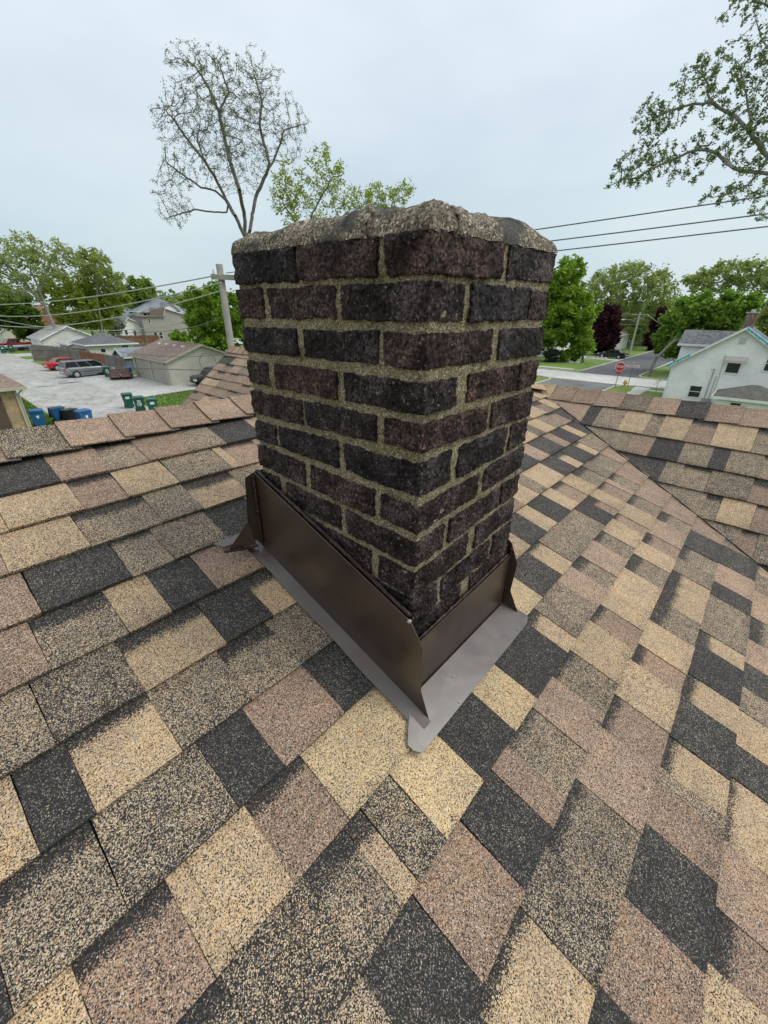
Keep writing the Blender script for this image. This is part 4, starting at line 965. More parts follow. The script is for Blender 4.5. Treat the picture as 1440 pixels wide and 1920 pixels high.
# ================================================================== FENCES, POLES, WIRES
M_WOOD = siding('weathered_fence_wood', (0.19, 0.165, 0.15), 0.14, .9, 'X', .02, .3)
M_WOODR = siding('red_brown_fence_wood', (0.22, 0.095, 0.05), 0.14, .9, 'X', .02, .25)
M_POST = vary('grey_post_wood', (.24, .22, .20), .9, .3, 6)
def fence(label, pts, h, mats, seglen=2.4):
    loc = (pts[0][0], pts[0][1], GZ); o = thing('fence', label, 'fence', loc); off = (loc[0], loc[1], 0); k = 0
    for (x0, y0), (x1, y1) in zip(pts, pts[1:]):
        L = math.hypot(x1 - x0, y1 - y0); n = max(1, round(L / seglen)); d = Vector((x1 - x0, y1 - y0, 0)) / L; nn = Vector((-d.y, d.x, 0))
        for i in range(n):
            a = Vector((x0, y0, 0)) + d * (L * i / n); b = Vector((x0, y0, 0)) + d * (L * (i + 1) / n); mb = MB(off)
            m = int((b - a).length / .15); 
            for j in range(m):
                p = a.lerp(b, (j + .04) / m); q = a.lerp(b, (j + .96) / m); hh = h + random.uniform(-.04, .04)
                mb.slab([p + Vector((0, 0, .05)), q + Vector((0, 0, .05)), q + Vector((0, 0, hh)), (p + q) / 2 + Vector((0, 0, hh + .05)), p + Vector((0, 0, hh))], nn, random.uniform(.02, .035))
            mb.add(*rail(a, b, nn, .35)); mb.add(*rail(a, b, nn, h - .35))
            pn = mb.build('panel', mats[k % len(mats)] if isinstance(mats, list) else mats, o); stuff(pn)
            mb = MB(off); mb.box(a.x - .06, a.x + .06, a.y - .06, a.y + .06, 0, h + .12); mb.build('post', M_POST, o); k += 1
    return o
def rail(a, b, nn, z):
    P = [a + Vector((0, 0, z)) - nn * .03, b + Vector((0, 0, z)) - nn * .03, b + Vector((0, 0, z + .09)) - nn * .03, a + Vector((0, 0, z + .09)) - nn * .03]
    Q = [p - nn * .04 for p in P]; return P + Q, [(0, 1, 2, 3), (7, 6, 5, 4), (0, 4, 5, 1), (1, 5, 6, 2), (2, 6, 7, 3), (3, 7, 4, 0)]
fence('weathered grey board fence with three rust brown panels behind the parked van', [(12.5, 79.2), (15.0, 77.5), (15.6, 71.5), (17.1, 56.2)], 1.85, [M_WOOD] * 5 + [M_WOODR] * 3 + [M_WOOD] * 6)
fence('second grey board fence running between the red car and the cream garage', [(13.6, 84.0), (17.2, 70.8)], 1.9, M_WOOD)
fence('bright red-brown board fence in front of the far white houses', [(26.5, 104), (38.5, 99)], 1.9, M_WOODR)
fence('dark grey board fence across the yard behind the cream garage', [(24, 82), (33, 80)], 1.7, M_WOOD)

M_POLE = vary('weathered_utility_pole', (.25, .235, .205), .9, .25, 3, bs=.5, bscale=8)
PX, PY, PT = 6.95, 13.0, 8.25
o = thing('utility_pole', 'weathered grey wooden utility pole standing just left of the chimney', 'utility pole', (PX, PY, GZ))
MB().tube([(0, 0, 0), (0, 0, PT)], [.13, .10], 14).build('pole', M_POLE, o, True)
cd = Vector((.92, -.38, 0)).normalized()
mb = MB(); a = Vector((0, 0, PT - .42)) - cd * .30; b = Vector((0, 0, PT - .42)) + cd * 1.5; n2 = Vector((-cd.y, cd.x, 0))
mb.slab([a - n2 * .17, b - n2 * .17, b - n2 * .17 + Vector((0, 0, .14)), a - n2 * .17 + Vector((0, 0, .14))], -n2, .1); mb.build('crossarm', M_POLE, o)
MB().tube([(0.1, -.05, PT - 2.9), (.75, -.35, PT - 2.0)], .025, 6).build('brace', M_POLE, o)
mb = MB()
for i in (-.22, .5, 1.3): p = Vector((0, 0, PT - .28)) + cd * i - n2 * .22; mb.tube([p, p + Vector((0, 0, .12))], [.04, .025], 8)
mb.build('insulator', vary('porcelain', (.5, .5, .48), .3), o)
M_WIRE = vary('grey_cable', (.10, .105, .11), .5); M_WIREL = vary('pale_cable', (.40, .42, .36), .6)
def wire(label, a, b, sag, r, mat, group='overhead wires', n=28):
    a, b = Vector(a), Vector(b)
    pts = [a.lerp(b, i / n) - Vector((0, 0, sag * 4 * (i / n) * (1 - i / n))) for i in range(n + 1)]
    mb = MB(a); mb.tube(pts, r, 5); o = mb.build('cable', mat); o.location = a
    tag(o, label, 'cable', group); return o
P0 = Vector((PX, PY, GZ))
top = P0 + Vector((0, 0, PT - .16))
names = ['uppermost', 'middle', 'lowest']
for i, (v2, d2, vq) in enumerate([(352, 11.5, .0), (388, 11.5, 0), (413, 11.5, 0)]):
    s_ = P0 + Vector((0, 0, PT - .16)) + cd * (-.2, .55, 1.3)[i] - n2 * .22
    b = at(1540, v2, d2)
    # keep the line on the picture: start point right at the arm
    vstart = [512, 522, 533][i]
    a_ = at(424 + i * 22, vstart, 14.6)
    wire(names[i] + ' of the three wires right of the chimney, crossing the sky', a_, b, .02, .012, M_WIRE)
for i, (v1, v2) in enumerate([(512, 553), (527, 562), (541, 569)]):
    a_ = at(412 + i * 3, v1 + 3, 14.6); b = at(-190, [548, 543, 545][i], 62)
    wire(names[i] + ' of the three pale wires left of the pole over the trees', a_, b, [.9, 1.5, 1.9][i], .02, M_WIREL)
def wire3(label, uv, ds, r, mat):
    a, m, b = [at(u, v, d) for (u, v), d in zip(uv, ds)]
    pts = []
    for i in range(31):
        t = i / 30; pts.append(a * ((1 - t) * (1 - 2 * t)) + m * (4 * t * (1 - t)) + b * (t * (2 * t - 1)))
    mb = MB(a); mb.tube(pts, r, 5); o = mb.build('cable', mat); o.location = a; tag(o, label, 'cable', 'overhead wires')
wire3('drooping wire from the pole past the grey house and pale garages', [(418, 592), (215, 624), (-60, 604)], (14.6, 26, 40), .013, M_WIRE)
wire3('pale wire crossing the dark tree at the left edge', [(347, 603), (120, 617), (-60, 586)], (18, 28, 44), .015, M_WIREL)
wire3('taut dark wire passing in front of the beige garage wall', [(400, 694), (300, 692), (190, 687)], (13.0, 15, 17.5), .012, M_WIRE)
wire3('thin service wire clipped above the beige garage eave', [(412, 663), (330, 669), (225, 660)], (13.2, 15, 18), .010, M_WIRE)
# coil of wire hanging
cpt = at(390, 680, 13.4); mb = MB(cpt); Rh = R_.copy(); Rh.z = 0; Rh.normalize()
mb.tube([cpt + Rh * (.24 * math.cos(t * .35)) + Vector((0, 0, .26 * math.sin(t * .35))) for t in range(19)], .009, 5)
o = mb.build('wire_coil', M_WIRE); o.location = cpt; tag(o, 'loop of slack black wire hanging in front of the beige garage gable', 'wire coil')
# far pole with street lamp
o = thing('utility_pole', 'far utility pole with crossarms and a street lamp arm by the street', 'utility pole', (94.9, 19.4, GZ))
MB().tube([(0, 0, 0), (0, 0, 7.4)], [.2, .14], 8).build('pole', M_WIREL, o)
MB().box(-.06, .06, -1.5, 1.3, 6.9, 7.05).build('crossarm', M_WIREL, o); MB().box(-.06, .06, -.9, .8, 6.3, 6.42).build('crossarm', M_WIREL, o)
MB().tube([(0, 0, 5.6), (-.4, 1.2, 6.1), (-.5, 2.4, 6.15)], .05, 6).build('lamp_arm', M_WIREL, o)
MB().frus((-.7, -.35, 2.2, 3.1), (-.62, -.42, 2.3, 3.0), 6.02, 6.2).build('street_lamp_head', M_WHITE, o)
pp = Vector((94.9, 19.4, GZ))
wire('long wire running from the far pole behind the big maple', pp + Vector((0, -1.2, 7.1)), pp + Vector((-22, -12, 4.6)), .6, .035, M_WIREL, 'far pole wires')
wire('short upper wire left of the far pole among the trees', pp + Vector((0, 1.2, 7.1)), pp + Vector((6, 16, 7.3)), .2, .03, M_WIREL, 'far pole wires')
wire('lower wire left of the far pole among the trees', pp + Vector((0, .2, 5.3)), pp + Vector((6, 16, 5.6)), .2, .03, M_WIREL, 'far pole wires')

# ================================================================== SIGNS, HYDRANT
M_RED = vary('sign_red', (.55, .02, .03), .4, .05); M_STEEL = vary('dark_sign_post', (.12, .12, .12), .6)
def text(s, size, mat, parent, loc, rot, name='lettering'):
    c = bpy.data.curves.new(name, 'FONT'); c.body = s; c.size = size; c.align_x = 'CENTER'; c.align_y = 'CENTER'; c.extrude = .003; c.offset = size * .02
    c.materials.append(mat); t0_ = bpy.data.objects.new('tmp_text', c); COL.objects.link(t0_); bpy.context.view_layer.update()
    me = bpy.data.meshes.new_from_object(t0_.evaluated_get(bpy.context.evaluated_depsgraph_get())); bpy.data.objects.remove(t0_); me.name = name
    if not me.materials: me.materials.append(mat)
    t = bpy.data.objects.new(name, me); COL.objects.link(t); t.parent = parent; t.location = loc; t.rotation_euler = rot; return t
o = thing('stop_sign', 'red octagonal stop sign on a thin post at the street corner', 'stop sign', (48.9, 10.4, GZ), math.radians(12))
MB().box(-.03, .03, -.03, .03, 0, 2.5).build('post', M_STEEL, o)
def octa(r, x0, x1): 
    pts = [(x0, r * math.cos(math.pi / 8 + i * math.pi / 4), 2.12 + r * math.sin(math.pi / 8 + i * math.pi / 4)) for i in range(8)]
    mb = MB(); mb.slab(pts[::-1], (-1, 0, 0), x1 - x0); return mb
octa(.47, -.06, -.045).build('border', M_WHITE, o); octa(.425, -.075, -.062).build('face', M_RED, o)
text('STOP', .28, M_WHITE, o, (-.082, 0, 2.12), (math.pi / 2, 0, -math.pi / 2))
MB().box(-.06, -.045, -.28, .28, 1.42, 1.58).build('plaque', M_RED, o)
o = thing('street_name_sign', 'small white street name sign with red markings beside the stop sign', 'sign', (50.7, 9.6, GZ), math.radians(12))
MB().box(-.03, .03, -.03, .03, 0, 2.4).build('post', M_STEEL, o)
MB().box(-.05, -.035, -.6, .6, 1.98, 2.2).build('blade', M_WHITE, o); MB().box(-.62, .5, -.02, -.005, 2.24, 2.44).build('blade', M_WHITE, o)
mb = MB()
for i in range(9): mb.box(-.06, -.052, -.5 + i * .115, -.43 + i * .115, 2.03, 2.15)
mb.build('lettering', M_RED, o)
o = thing('fire_hydrant', 'yellow fire hydrant on the grass between the two signs', 'fire hydrant', (49.9, 9.75, GZ))
M_YEL = vary('hydrant_yellow', (.62, .38, .05), .5, .1); 
MB().tube([(0, 0, 0), (0, 0, .05), (0, 0, .06), (0, 0, .55), (0, 0, .56), (0, 0, .62)], [.19, .19, .13, .13, .17, .17], 12).build('barrel', M_YEL, o)
MB().tube([(0, 0, .62), (0, 0, .72), (0, 0, .78), (0, 0, .84)], [.15, .11, .04, .04], 12).build('bonnet', M_YEL, o)
MB().tube([(0, -.24, .45), (0, .24, .45)], .07, 8).build('outlet', M_YEL, o); MB().tube([(-.22, 0, .42), (0, 0, .42)], .09, 8).build('outlet', M_YEL, o)

# ================================================================== WHEELED BINS
M_BG = vary('green_bin_plastic', (.008, .085, .055), .4, .15, 3); M_BB = vary('blue_bin_plastic', (.012, .10, .26), .4, .15, 3); M_BK = vary('black_bin_plastic', (.012, .013, .015), .4, .2, 3)
M_DEC = vary('pale_decal', (.62, .70, .66), .5, .1)
def bin_(label, x, y, rz, mat, decal='box', lidopen=False, group=None):
    o = thing('wheeled_bin', label, 'wheeled bin', (x, y, GZ + .012), rz, group)
    mb = MB(); mb.frus((-.27, .27, -.26, .26), (-.36, .36, -.33, .33), .09, 1.02); mb.box(-.38, .38, -.35, .35, 1.0, 1.06); mb.build('body', mat, o)
    if lidopen:
        mb = MB(); mb.slab([(-.37, .36, 1.04), (.37, .36, 1.04), (.37, .62, .35), (-.37, .62, .35)], (0, 1, .4), .04); mb.build('lid', mat, o)
        MB().box(-.33, .33, -.30, .30, 1.062, 1.066).build('opening', M_BK, o)
    else:
        mb = MB(); mb.frus((-.39, .39, -.38, .37), (-.30, .30, -.28, .30), 1.06, 1.14); mb.box(-.2, .2, -.42, -.37, 1.05, 1.10); mb.build('lid', mat, o)
    mb = MB(); mb.tube([(-.3, .40, 1.02), (.3, .40, 1.02)], .02, 6); mb.build('handle', mat, o)
    for s in (-1, 1): MB().tube([(s * .28, .26, .13), (s * .34, .26, .13)], .13, 12).build('wheel', M_BK, o)
    if decal == 'box': MB().frus((-.14, .14, -.345, -.30), (-.14, .14, -.352, -.31), .74, .92).build('decal', M_DEC, o)
    if decal == 'ring':
        pts = [(.155 * math.cos(t * .3142), -.315 - .03, .62 + .155 * math.sin(t * .3142)) for t in range(20)]
        mb = MB(); mb.slab([(p[0], -.318 - (p[2] - .5) * .06, p[2]) for p in pts], (0, -1, 0), .02); d = mb.build('decal', M_WHITE, o)
        mb = MB(); mb.tube([(.085 * math.cos(t), -.336, .62 + .085 * math.sin(t)) for t in [.6 + .28 * k for k in range(19)]] + [(.0, -.336, .60)], .02, 5); mb.build('emblem', mat, d)
        MB().box(-.12, .12, -.352, -.335, .82, .9).build('decal', M_DEC, o)
    if decal == 'crest':
        mb = MB(); mb.slab([(-.07, -.34, .80), (.07, -.34, .80), (.07, -.335, .68), (0, -.332, .60), (-.07, -.335, .68)][::-1], (0, -1, 0), .02); mb.build('emblem', M_DEC, o)
    return o
face = lambda x, y: math.atan2(x + .52, -(y + .37))            # front (-Y side) turned towards the house
def fz(x, y, d=0): return math.atan2(-( -.52 - x), ( -.37 - y)) * 0 + math.atan2(y + .37, x + .52) - math.pi / 2 + d
bin_('leftmost of the three green bins at the lot edge, square pale sticker', 10.25, 35.7, fz(10, 36), M_BG, 'box', group='green bins at the lot edge')
bin_('middle green bin at the lot edge with a round white emblem', 10.35, 33.7, fz(10, 34), M_BG, 'ring', group='green bins at the lot edge')
bin_('rightmost of the three green bins at the lot edge, half behind the ridge', 10.75, 32.3, fz(10, 32), M_BG, 'box', group='green bins at the lot edge')
bin_('blue bin standing against the tan brick garage corner', 4.2, 33.6, fz(4.2, 33.6), M_BB, 'crest')
bin_('blue bin at the back left of the cluster on the grass', 5.35, 33.9, fz(5, 33, .3), M_BB, None, True, group='bins beside the alley grass')
bin_('black bin in the middle of the cluster on the grass', 5.75, 32.7, fz(5, 33, .5), M_BK, None, True, group='bins beside the alley grass')
bin_('front blue bin with a pale emblem at the right of the cluster', 6.25, 31.5, fz(6, 31, .35), M_BB, 'crest', False, group='bins beside the alley grass')
bin_('green bin between the silver van and the discarded sofa', 14.6, 54.6, fz(14, 54), M_BG, 'ring')
bin_('blue bin between the sofa and the beige garage', 16.35, 53.2, fz(16, 53), M_BB, 'crest')
bin_('green bin far up the alley at the left edge', 11.6, 96.0, fz(11, 96), M_BG, 'box')
bin_('second green bin far up the alley, nearer the red pickup', 12.9, 97.3, fz(12, 97), M_BG, 'box')
bin_('blue bin far up the alley behind the green ones', 11.2, 101.0, fz(11, 101), M_BB, 'box')

# ---- sofa
M_SOFA = vary('brown_leather', (.12, .065, .05), .45, .3, 5, bs=.3, bscale=6)
o = thing('sofa', 'discarded brown two seat reclining sofa lying out on the gravel', 'sofa', (15.15, 52.3, GZ + .012), math.radians(-18))
MB().box(-1.0, 1.0, -.35, .55, .08, .30).build('base', vary('dark_sofa_base', (.04, .022, .02), .6), o)
for s in (-.48, .48):
    MB().frus((s - .45, s + .45, -.45, .40), (s - .42, s + .42, -.40, .36), .30, .50).build('seat', M_SOFA, o)
    MB().frus((s - .46, s + .46, .30, .62), (s - .40, s + .40, .46, .78), .42, 1.02).build('backrest', M_SOFA, o)
    MB().frus((s - .42, s + .42, -1.05, -.48), (s - .40, s + .40, -1.02, -.50), .30, .40).build('footrest', M_SOFA, o)
for s in (-1.05, 1.0): MB().box(s - .05, s + .13, -.4, .6, .1, .62).build('arm', M_SOFA, o)

# ================================================================== VEHICLES
M_TYRE = vary('tyre_rubber', (.015, .015, .016), .8); M_RIM = vary('alloy_rim', (.50, .51, .52), .35, .1, 5, metal=.6); M_CGL = vary('car_glass', (.012, .016, .018), .08, .3)
M_LR = vary('tail_light_red', (.35, .01, .01), .2); M_LW = vary('headlight_clear', (.70, .72, .74), .15)
def car(label, name, loc, rz, paint, prof, glass, width=1.85, wheels=(.9, -.95), wr=.34, bed=None):
    """prof: (x, z_bottom, z_top, halfwidth factor) from rear (-) to front (+); glass: (belt x0,x1, roof x0,x1, z0, z1)"""
    o = thing(name, label, {'minivan': 'van', 'pickup_truck': 'pickup truck'}.get(name, 'car'), loc, rz)
    hw = width / 2; V = []; F = []
    sec = [(.80, 0, 0), (.97, .18, 0), (1.0, .5, 0), (.985, .80, 0), (.93, .97, 0), (.75, 1.0, 0)]
    for x, zb, zt, wf in prof:
        ring = [(hw * wf * a, zb + (zt - zb) * b) for a, b, _ in sec]
        for yy, z in ring: V.append((x, yy, z))
        for yy, z in ring[::-1]: V.append((x, -yy, z))
    n = 12
    for i in range(len(prof) - 1):
        for j in range(n): F.append((i * n + j, (i + 1) * n + j, (i + 1) * n + (j + 1) % n, i * n + (j + 1) % n))
    F.append(tuple(range(n))); F.append(tuple((len(prof) - 1) * n + j for j in range(n - 1, -1, -1)))
    mk('body', V, F, paint, o, False)
    x0, x1, r0, r1, z0, z1 = glass; bw, rw = hw * .93, hw * .74
    mb = MB(); mb.frus((x0, x1, -bw, bw), (r0, r1, -rw, rw), z0 - .04, z1); mb.build('window', M_CGL, o)
    mb = MB(); mb.frus((r0 - .03, r1 + .05, -rw - .02, rw + .02), (r0 + .08, r1 - .15, -rw * .86, rw * .86), z1 - .03, z1 + .05); mb.build('roof', paint, o)
    mb = MB()
    for s in (-1, 1):
        for t in (0.0, .34, .66, 1.0):
            a = Vector((x0 + (x1 - x0) * t, s * bw * 1.005, z0 - .05)); b = Vector((r0 + (r1 - r0) * t, s * rw * 1.01, z1)); mb.tube([a, b], .035, 5)
    mb.build('pillar', paint, o)
    for wx in wheels:
        for s in (-1, 1):
            mb = MB(); mb.tube([(wx, s * (hw - .20), wr), (wx, s * (hw + .012), wr)], wr * 1.16, 20); mb.build('wheel_arch', M_BK, o)
            mb = MB(); mb.tube([(wx, s * (hw - .22), wr), (wx, s * (hw + .02), wr)], wr, 20); wh = mb.build('wheel', M_TYRE, o)
            mb = MB(); mb.tube([(wx, s * (hw + .0), wr), (wx, s * (hw + .035), wr)], wr * .66, 14); mb.build('rim', M_RIM, wh)
    xr, xf = prof[0][0], prof[-1][0]
    for s in (-1, 1):
        yy = s * hw * .72
        MB().box(xr - .02, xr + .12, yy - .16, yy + .16, prof[1][2] * .72, prof[1][2] * .90).build('taillight', M_LR, o)
        MB().box(xf - .16, xf + .015, yy - .18, yy + .18, .58, .74).build('headlight', M_LW, o)
        MB().tube([(x1 - .45, s * (hw - .02), z0 + .03), (x1 - .42, s * (hw + .17), z0 + .08)], .07, 6).build('mirror', paint, o)
        MB().box(x0 + .5, x1 - .5, s * hw * 1.0 - .012, s * hw * 1.0 + .012, .56, .60).build('side_trim', M_BK, o)
    MB().box(xf - .05, xf + .02, -.45, .45, .34, .52).build('grille', M_BK, o); MB().box(xr - .03, xr + .03, -.28, .28, .52, .66).build('licence_plate', M_WHITE, o)
    return o
M_SILV = vary('silver_grey_paint', (.27, .28, .30), .25, .08, 1, metal=.5); M_CRED = vary('red_car_paint', (.42, .012, .02), .25, .1, 1); M_CBLK = vary('black_car_paint', (.012, .013, .016), .15, .2, 1)
van_prof = [(-2.5, .38, .95, .82), (-2.42, .30, 1.08, .95), (-2.0, .26, 1.12, 1), (0, .24, 1.08, 1), (1.3, .24, 1.04, 1), (1.6, .25, 1.0, .99), (2.2, .28, .86, .95), (2.48, .32, .70, .85), (2.56, .38, .58, .7)]
car('silver grey minivan parked side-on beside the alley', 'minivan', (13.45, 57.55, GZ + .012), math.radians(7), M_SILV, van_prof, (-2.42, 1.75, -2.2, .75, 1.06, 1.68), 1.95, (1.55, -1.5), .35)
sed_prof = [(-2.3, .36, .82, .8), (-2.22, .28, .98, .94), (-1.6, .24, 1.02, 1), (0, .22, .94, 1), (1.2, .24, .92, 1), (1.9, .26, .80, .95), (2.25, .30, .66, .85), (2.35, .36, .55, .7)]
car('red sedan parked in front of the fence behind the silver van', 'parked_car', (13.4, 65.6, GZ + .012), math.radians(8), M_CRED, sed_prof, (-1.7, 1.15, -1.1, .45, .93, 1.36), 1.82, (1.4, -1.45), .33)
suv_prof = [(-2.3, .42, .95, .82), (-2.22, .34, 1.06, .95), (-1.6, .32, 1.10, 1), (1.0, .32, 1.06, 1), (1.9, .34, .98, .97), (2.25, .38, .84, .9), (2.36, .44, .70, .8)]
car('black suv parked against the gable wall of the beige garage', 'parked_car', (20.7, 41.9, GZ + .012), math.radians(176), M_CBLK, suv_prof, (-2.2, 1.1, -1.9, .55, 1.04, 1.62), 1.88, (1.42, -1.42), .37)
car('black sedan parked in the far driveway by the purple tree', 'parked_car', (83.4, 19.6, GZ + .012), math.radians(80), M_CBLK, sed_prof, (-1.7, 1.15, -1.1, .45, .93, 1.38), 1.85, (1.4, -1.45), .33)
pk_prof = [(-2.9, .55, 1.08, .9), (-2.85, .5, 1.12, 1), (-.9, .48, 1.12, 1), (0, .46, 1.14, 1), (1.4, .46, 1.14, 1), (2.4, .48, 1.08, .97), (2.75, .55, .92, .9)]
car('red pickup truck parked far up the alley at the left edge', 'pickup_truck', (14.6, 105.0, GZ + .012), math.radians(186), M_CRED, pk_prof, (-.9, 1.35, -.7, .75, 1.10, 1.78), 2.0, (1.75, -1.75), .42)
car('second red pickup partly cut by the left frame edge', 'pickup_truck', (9.4, 104.0, GZ + .012), math.radians(186), M_CRED, pk_prof, (-.9, 1.35, -.7, .75, 1.10, 1.78), 2.0, (1.75, -1.75), .42)
o = thing('flat_trailer', 'low white trailer with a blue side stripe before the red pickup', 'trailer', (14.8, 101.2, GZ + .012), math.radians(4))
MB().frus((-3.0, 3.0, -.8, .8), (-3.1, 3.1, -.9, .9), .45, .85).build('bed', M_WHITE, o); MB().box(-2.9, 2.9, -.93, -.9, .52, .64).build('stripe', M_BB, o)
for s in (-1, 1): MB().tube([(0, s * .7, .3), (0, s * .88, .3)], .3, 14).build('wheel', M_TYRE, o)
MB().tube([(3.0, 0, .55), (4.2, 0, .5)], .05, 6).build('tow_bar', M_STEEL, o)
# flat stones on the far lawn
for i, (u, v, lab) in enumerate([(1064, 679, 'flat pale stones edging a bed on the far lawn'), (1118, 672, 'small pale boulder by the driveway under the purple tree')]):
    p = gp(u, v); mb = MB(p)
    for k in range(5): c = p + Vector((random.uniform(-.4, .4), (k - 2) * .7, .1)); mb.frus((c.x - .4, c.x + .4, c.y - .3, c.y + .3), (c.x - .28, c.x + .28, c.y - .2, c.y + .2), GZ, GZ + random.uniform(.15, .3))
    o = mb.build('boulder', M_WALK); o.location = p; tag(o, lab, 'stones')

# ================================================================== TREES
M_BARK = vary('grey_brown_bark', (.17, .15, .13), .95, .35, 2, bs=.6, bscale=6); M_BARKL = vary('pale_grey_bark', (.27, .255, .235), .95, .3, 2, bs=.5, bscale=6)
F_BR = foliage('bright_spring_leaves', (.12, .22, .02), (.34, .50, .07), .55); F_MD = foliage('mid_green_leaves', (.13, .21, .035), (.33, .45, .11)); F_OL = foliage('olive_young_leaves', (.20, .25, .07), (.42, .50, .17), .55)
F_YG = foliage('yellow_green_leaves', (.20, .26, .035), (.43, .51, .09), .6); F_MP = foliage('maple_leaves', (.10, .19, .025), (.30, .46, .085)); F_DK = foliage('dark_green_leaves', (.08, .15, .025), (.21, .33, .06)); F_PU = foliage('purple_maple_leaves', (.03, .012, .016), (.09, .035, .045), .3); F_GY = foliage('sparse_grey_green_leaves', (.13, .15, .08), (.27, .30, .16), .45); F_OV = foliage('overhead_leaves', (.10, .135, .045), (.26, .33, .12), .5)
F_BL = foliage('bluish_shrub_leaves', (.04, .07, .05), (.11, .15, .11))
def tree(name, label, base, limbs, blobs, leafmat, barkmat, nleaf, leaf, step, seed, nattr=900, tip=.012, maxr=.35, group=None, cluster=None, shell=.0, droop=0.0, cat='tree', infl=6.0, thin=2.35):
    """limbs: polylines of world points (first one starts at the base); blobs: (centre, radii, weight)"""
    rng = np.random.default_rng(seed); base = Vector(base)
    o = thing(name, label, cat, base, 0, group)
    P = [Vector(limbs[0][0])]; par = [-1]
    for L in limbs:
        L = [Vector(p) for p in L]
        # attach to the closest existing node
        k = min(range(len(P)), key=lambda i: (P[i] - L[0]).length) if len(P) > 1 else 0
        for a, b in zip(L, L[1:]):
            n = max(1, int((b - a).length / step))
            for i in range(1, n + 1):
                q = a.lerp(b, i / n); q = q + Vector(rng.normal(0, step * .06, 3)) * (1 if i < n else .5)
                P.append(q); par.append(k); k = len(P) - 1
    W = np.array([b[2] for b in blobs], float); W /= W.sum(); A = []
    for (c, r, w_), m in zip(blobs, (W * nattr).astype(int)):
        d = rng.normal(size=(m, 3)); d /= np.linalg.norm(d, axis=1)[:, None]
        rad = (shell + (1 - shell) * rng.random(m)) ** (1 / 2.2)
        A.append(np.array(c)[None] + d * rad[:, None] * np.array(r)[None])
    A = np.concatenate(A); alive = np.ones(len(A), bool)
    for it in range(90):
        kd = kdtree.KDTree(len(P))
        for i, p in enumerate(P): kd.insert(p, i)
        kd.balance(); acc = {}
        for i in np.nonzero(alive)[0]:
            q, j, dist = kd.find(A[i])
            if dist < step * 1.3: alive[i] = False; continue
            if it > 1 and dist > step * infl * 3: continue
            v = (Vector(A[i]) - q) / dist
            acc[j] = acc[j] + v if j in acc else v
        if not acc: break
        cnt = 0
        for j, v in acc.items():
            if v.length < 1e-3: continue
            d = (v.normalized() + Vector(rng.normal(0, .22, 3)) + Vector((0, 0, -droop))).normalized()
            q = P[j] + d * step
            P.append(q); par.append(j); cnt += 1
        if len(P) > 8500 or cnt == 0: break
    n = len(P); r = np.zeros(n); kids = np.zeros(n, int)
    acc_ = np.zeros(n)
    for i in range(n - 1, 0, -1):
        if acc_[i] == 0: acc_[i] = tip ** thin
        acc_[par[i]] += acc_[i]; kids[par[i]] += 1
    acc_[0] = max(acc_[0], tip ** thin); r = acc_ ** (1 / thin); r = np.minimum(r * min(1.0, maxr / r[0]) if r[0] > maxr else r, maxr)
    r = np.maximum(r, tip * .75)
    PA = np.array([tuple(p - base) for p in P]); par_ = np.array(par); ch = np.arange(1, n); pa = par_[1:]
    a = PA[pa]; b = PA[ch]; d = b - a; L = np.linalg.norm(d, axis=1)[:, None] + 1e-9; d /= L
    ref = np.where(np.abs(d[:, 2:3]) > .9, np.array([[1., 0, 0]]), np.array([[0, 0, 1.]])); s = np.cross(d, ref); s /= np.linalg.norm(s, axis=1)[:, None]; t = np.cross(d, s)
    K = 5; ang = np.arange(K) * 2 * math.pi / K
    ra = np.where(kids[pa] > 1, np.minimum(r[pa], r[ch] * 1.35), r[pa])
    va = a[:, None] + (s[:, None] * np.cos(ang)[None, :, None] + t[:, None] * np.sin(ang)[None, :, None]) * ra[:, None, None]
    vb = b[:, None] + (s[:, None] * np.cos(ang)[None, :, None] + t[:, None] * np.sin(ang)[None, :, None]) * r[ch][:, None, None]
    V = np.concatenate([va, vb], 1).reshape(-1, 3); m = n - 1; bi = (np.arange(m) * 2 * K)[:, None]
    Q = np.concatenate([np.stack([bi[:, 0] + j, bi[:, 0] + (j + 1) % K, bi[:, 0] + K + (j + 1) % K, bi[:, 0] + K + j], 1) for j in range(K)])
    tr_ = mknp('trunk', V, Q, barkmat, o, True)
    if nleaf:
        tips = np.nonzero((kids <= 1) & (r < tip * 3.2))[0]
        if len(tips) < 10: tips = np.arange(n // 2, n)
        wgt = np.where(kids[tips] == 0, 3.0, 1.0); wgt /= wgt.sum()
        idx = rng.choice(tips, nleaf, p=wgt); sp = cluster if cluster else step * .8
        c = PA[idx] + (PA[np.maximum(par_[idx], 0)] - PA[idx]) * rng.random((nleaf, 1)) + rng.normal(0, sp * .42, (nleaf, 3)) + np.array([0, 0, -droop * step])
        ax = rng.normal(size=(nleaf, 3)); ax[:, 2] *= .6; ax /= np.linalg.norm(ax, axis=1)[:, None]
        q2 = rng.normal(size=(nleaf, 3)); bx = np.cross(ax, q2); bx /= np.linalg.norm(bx, axis=1)[:, None]
        sz = leaf * rng.uniform(.6, 1.35, nleaf)[:, None]
        v0 = c - ax * sz; v1 = c + bx * sz * .5; v2 = c + ax * sz; v3 = c - bx * sz * .5
        VV = np.stack([v0, v1, v2, v3], 1).reshape(-1, 3); QQ = np.arange(nleaf * 4).reshape(-1, 4)
        mknp('crown', VV, QQ, leafmat, o)
    return o
def px(pts, d, jit=0, seed=0):
    rr = random.Random(seed); return [at(u, v, d + rr.uniform(-jit, jit)) for u, v in pts]
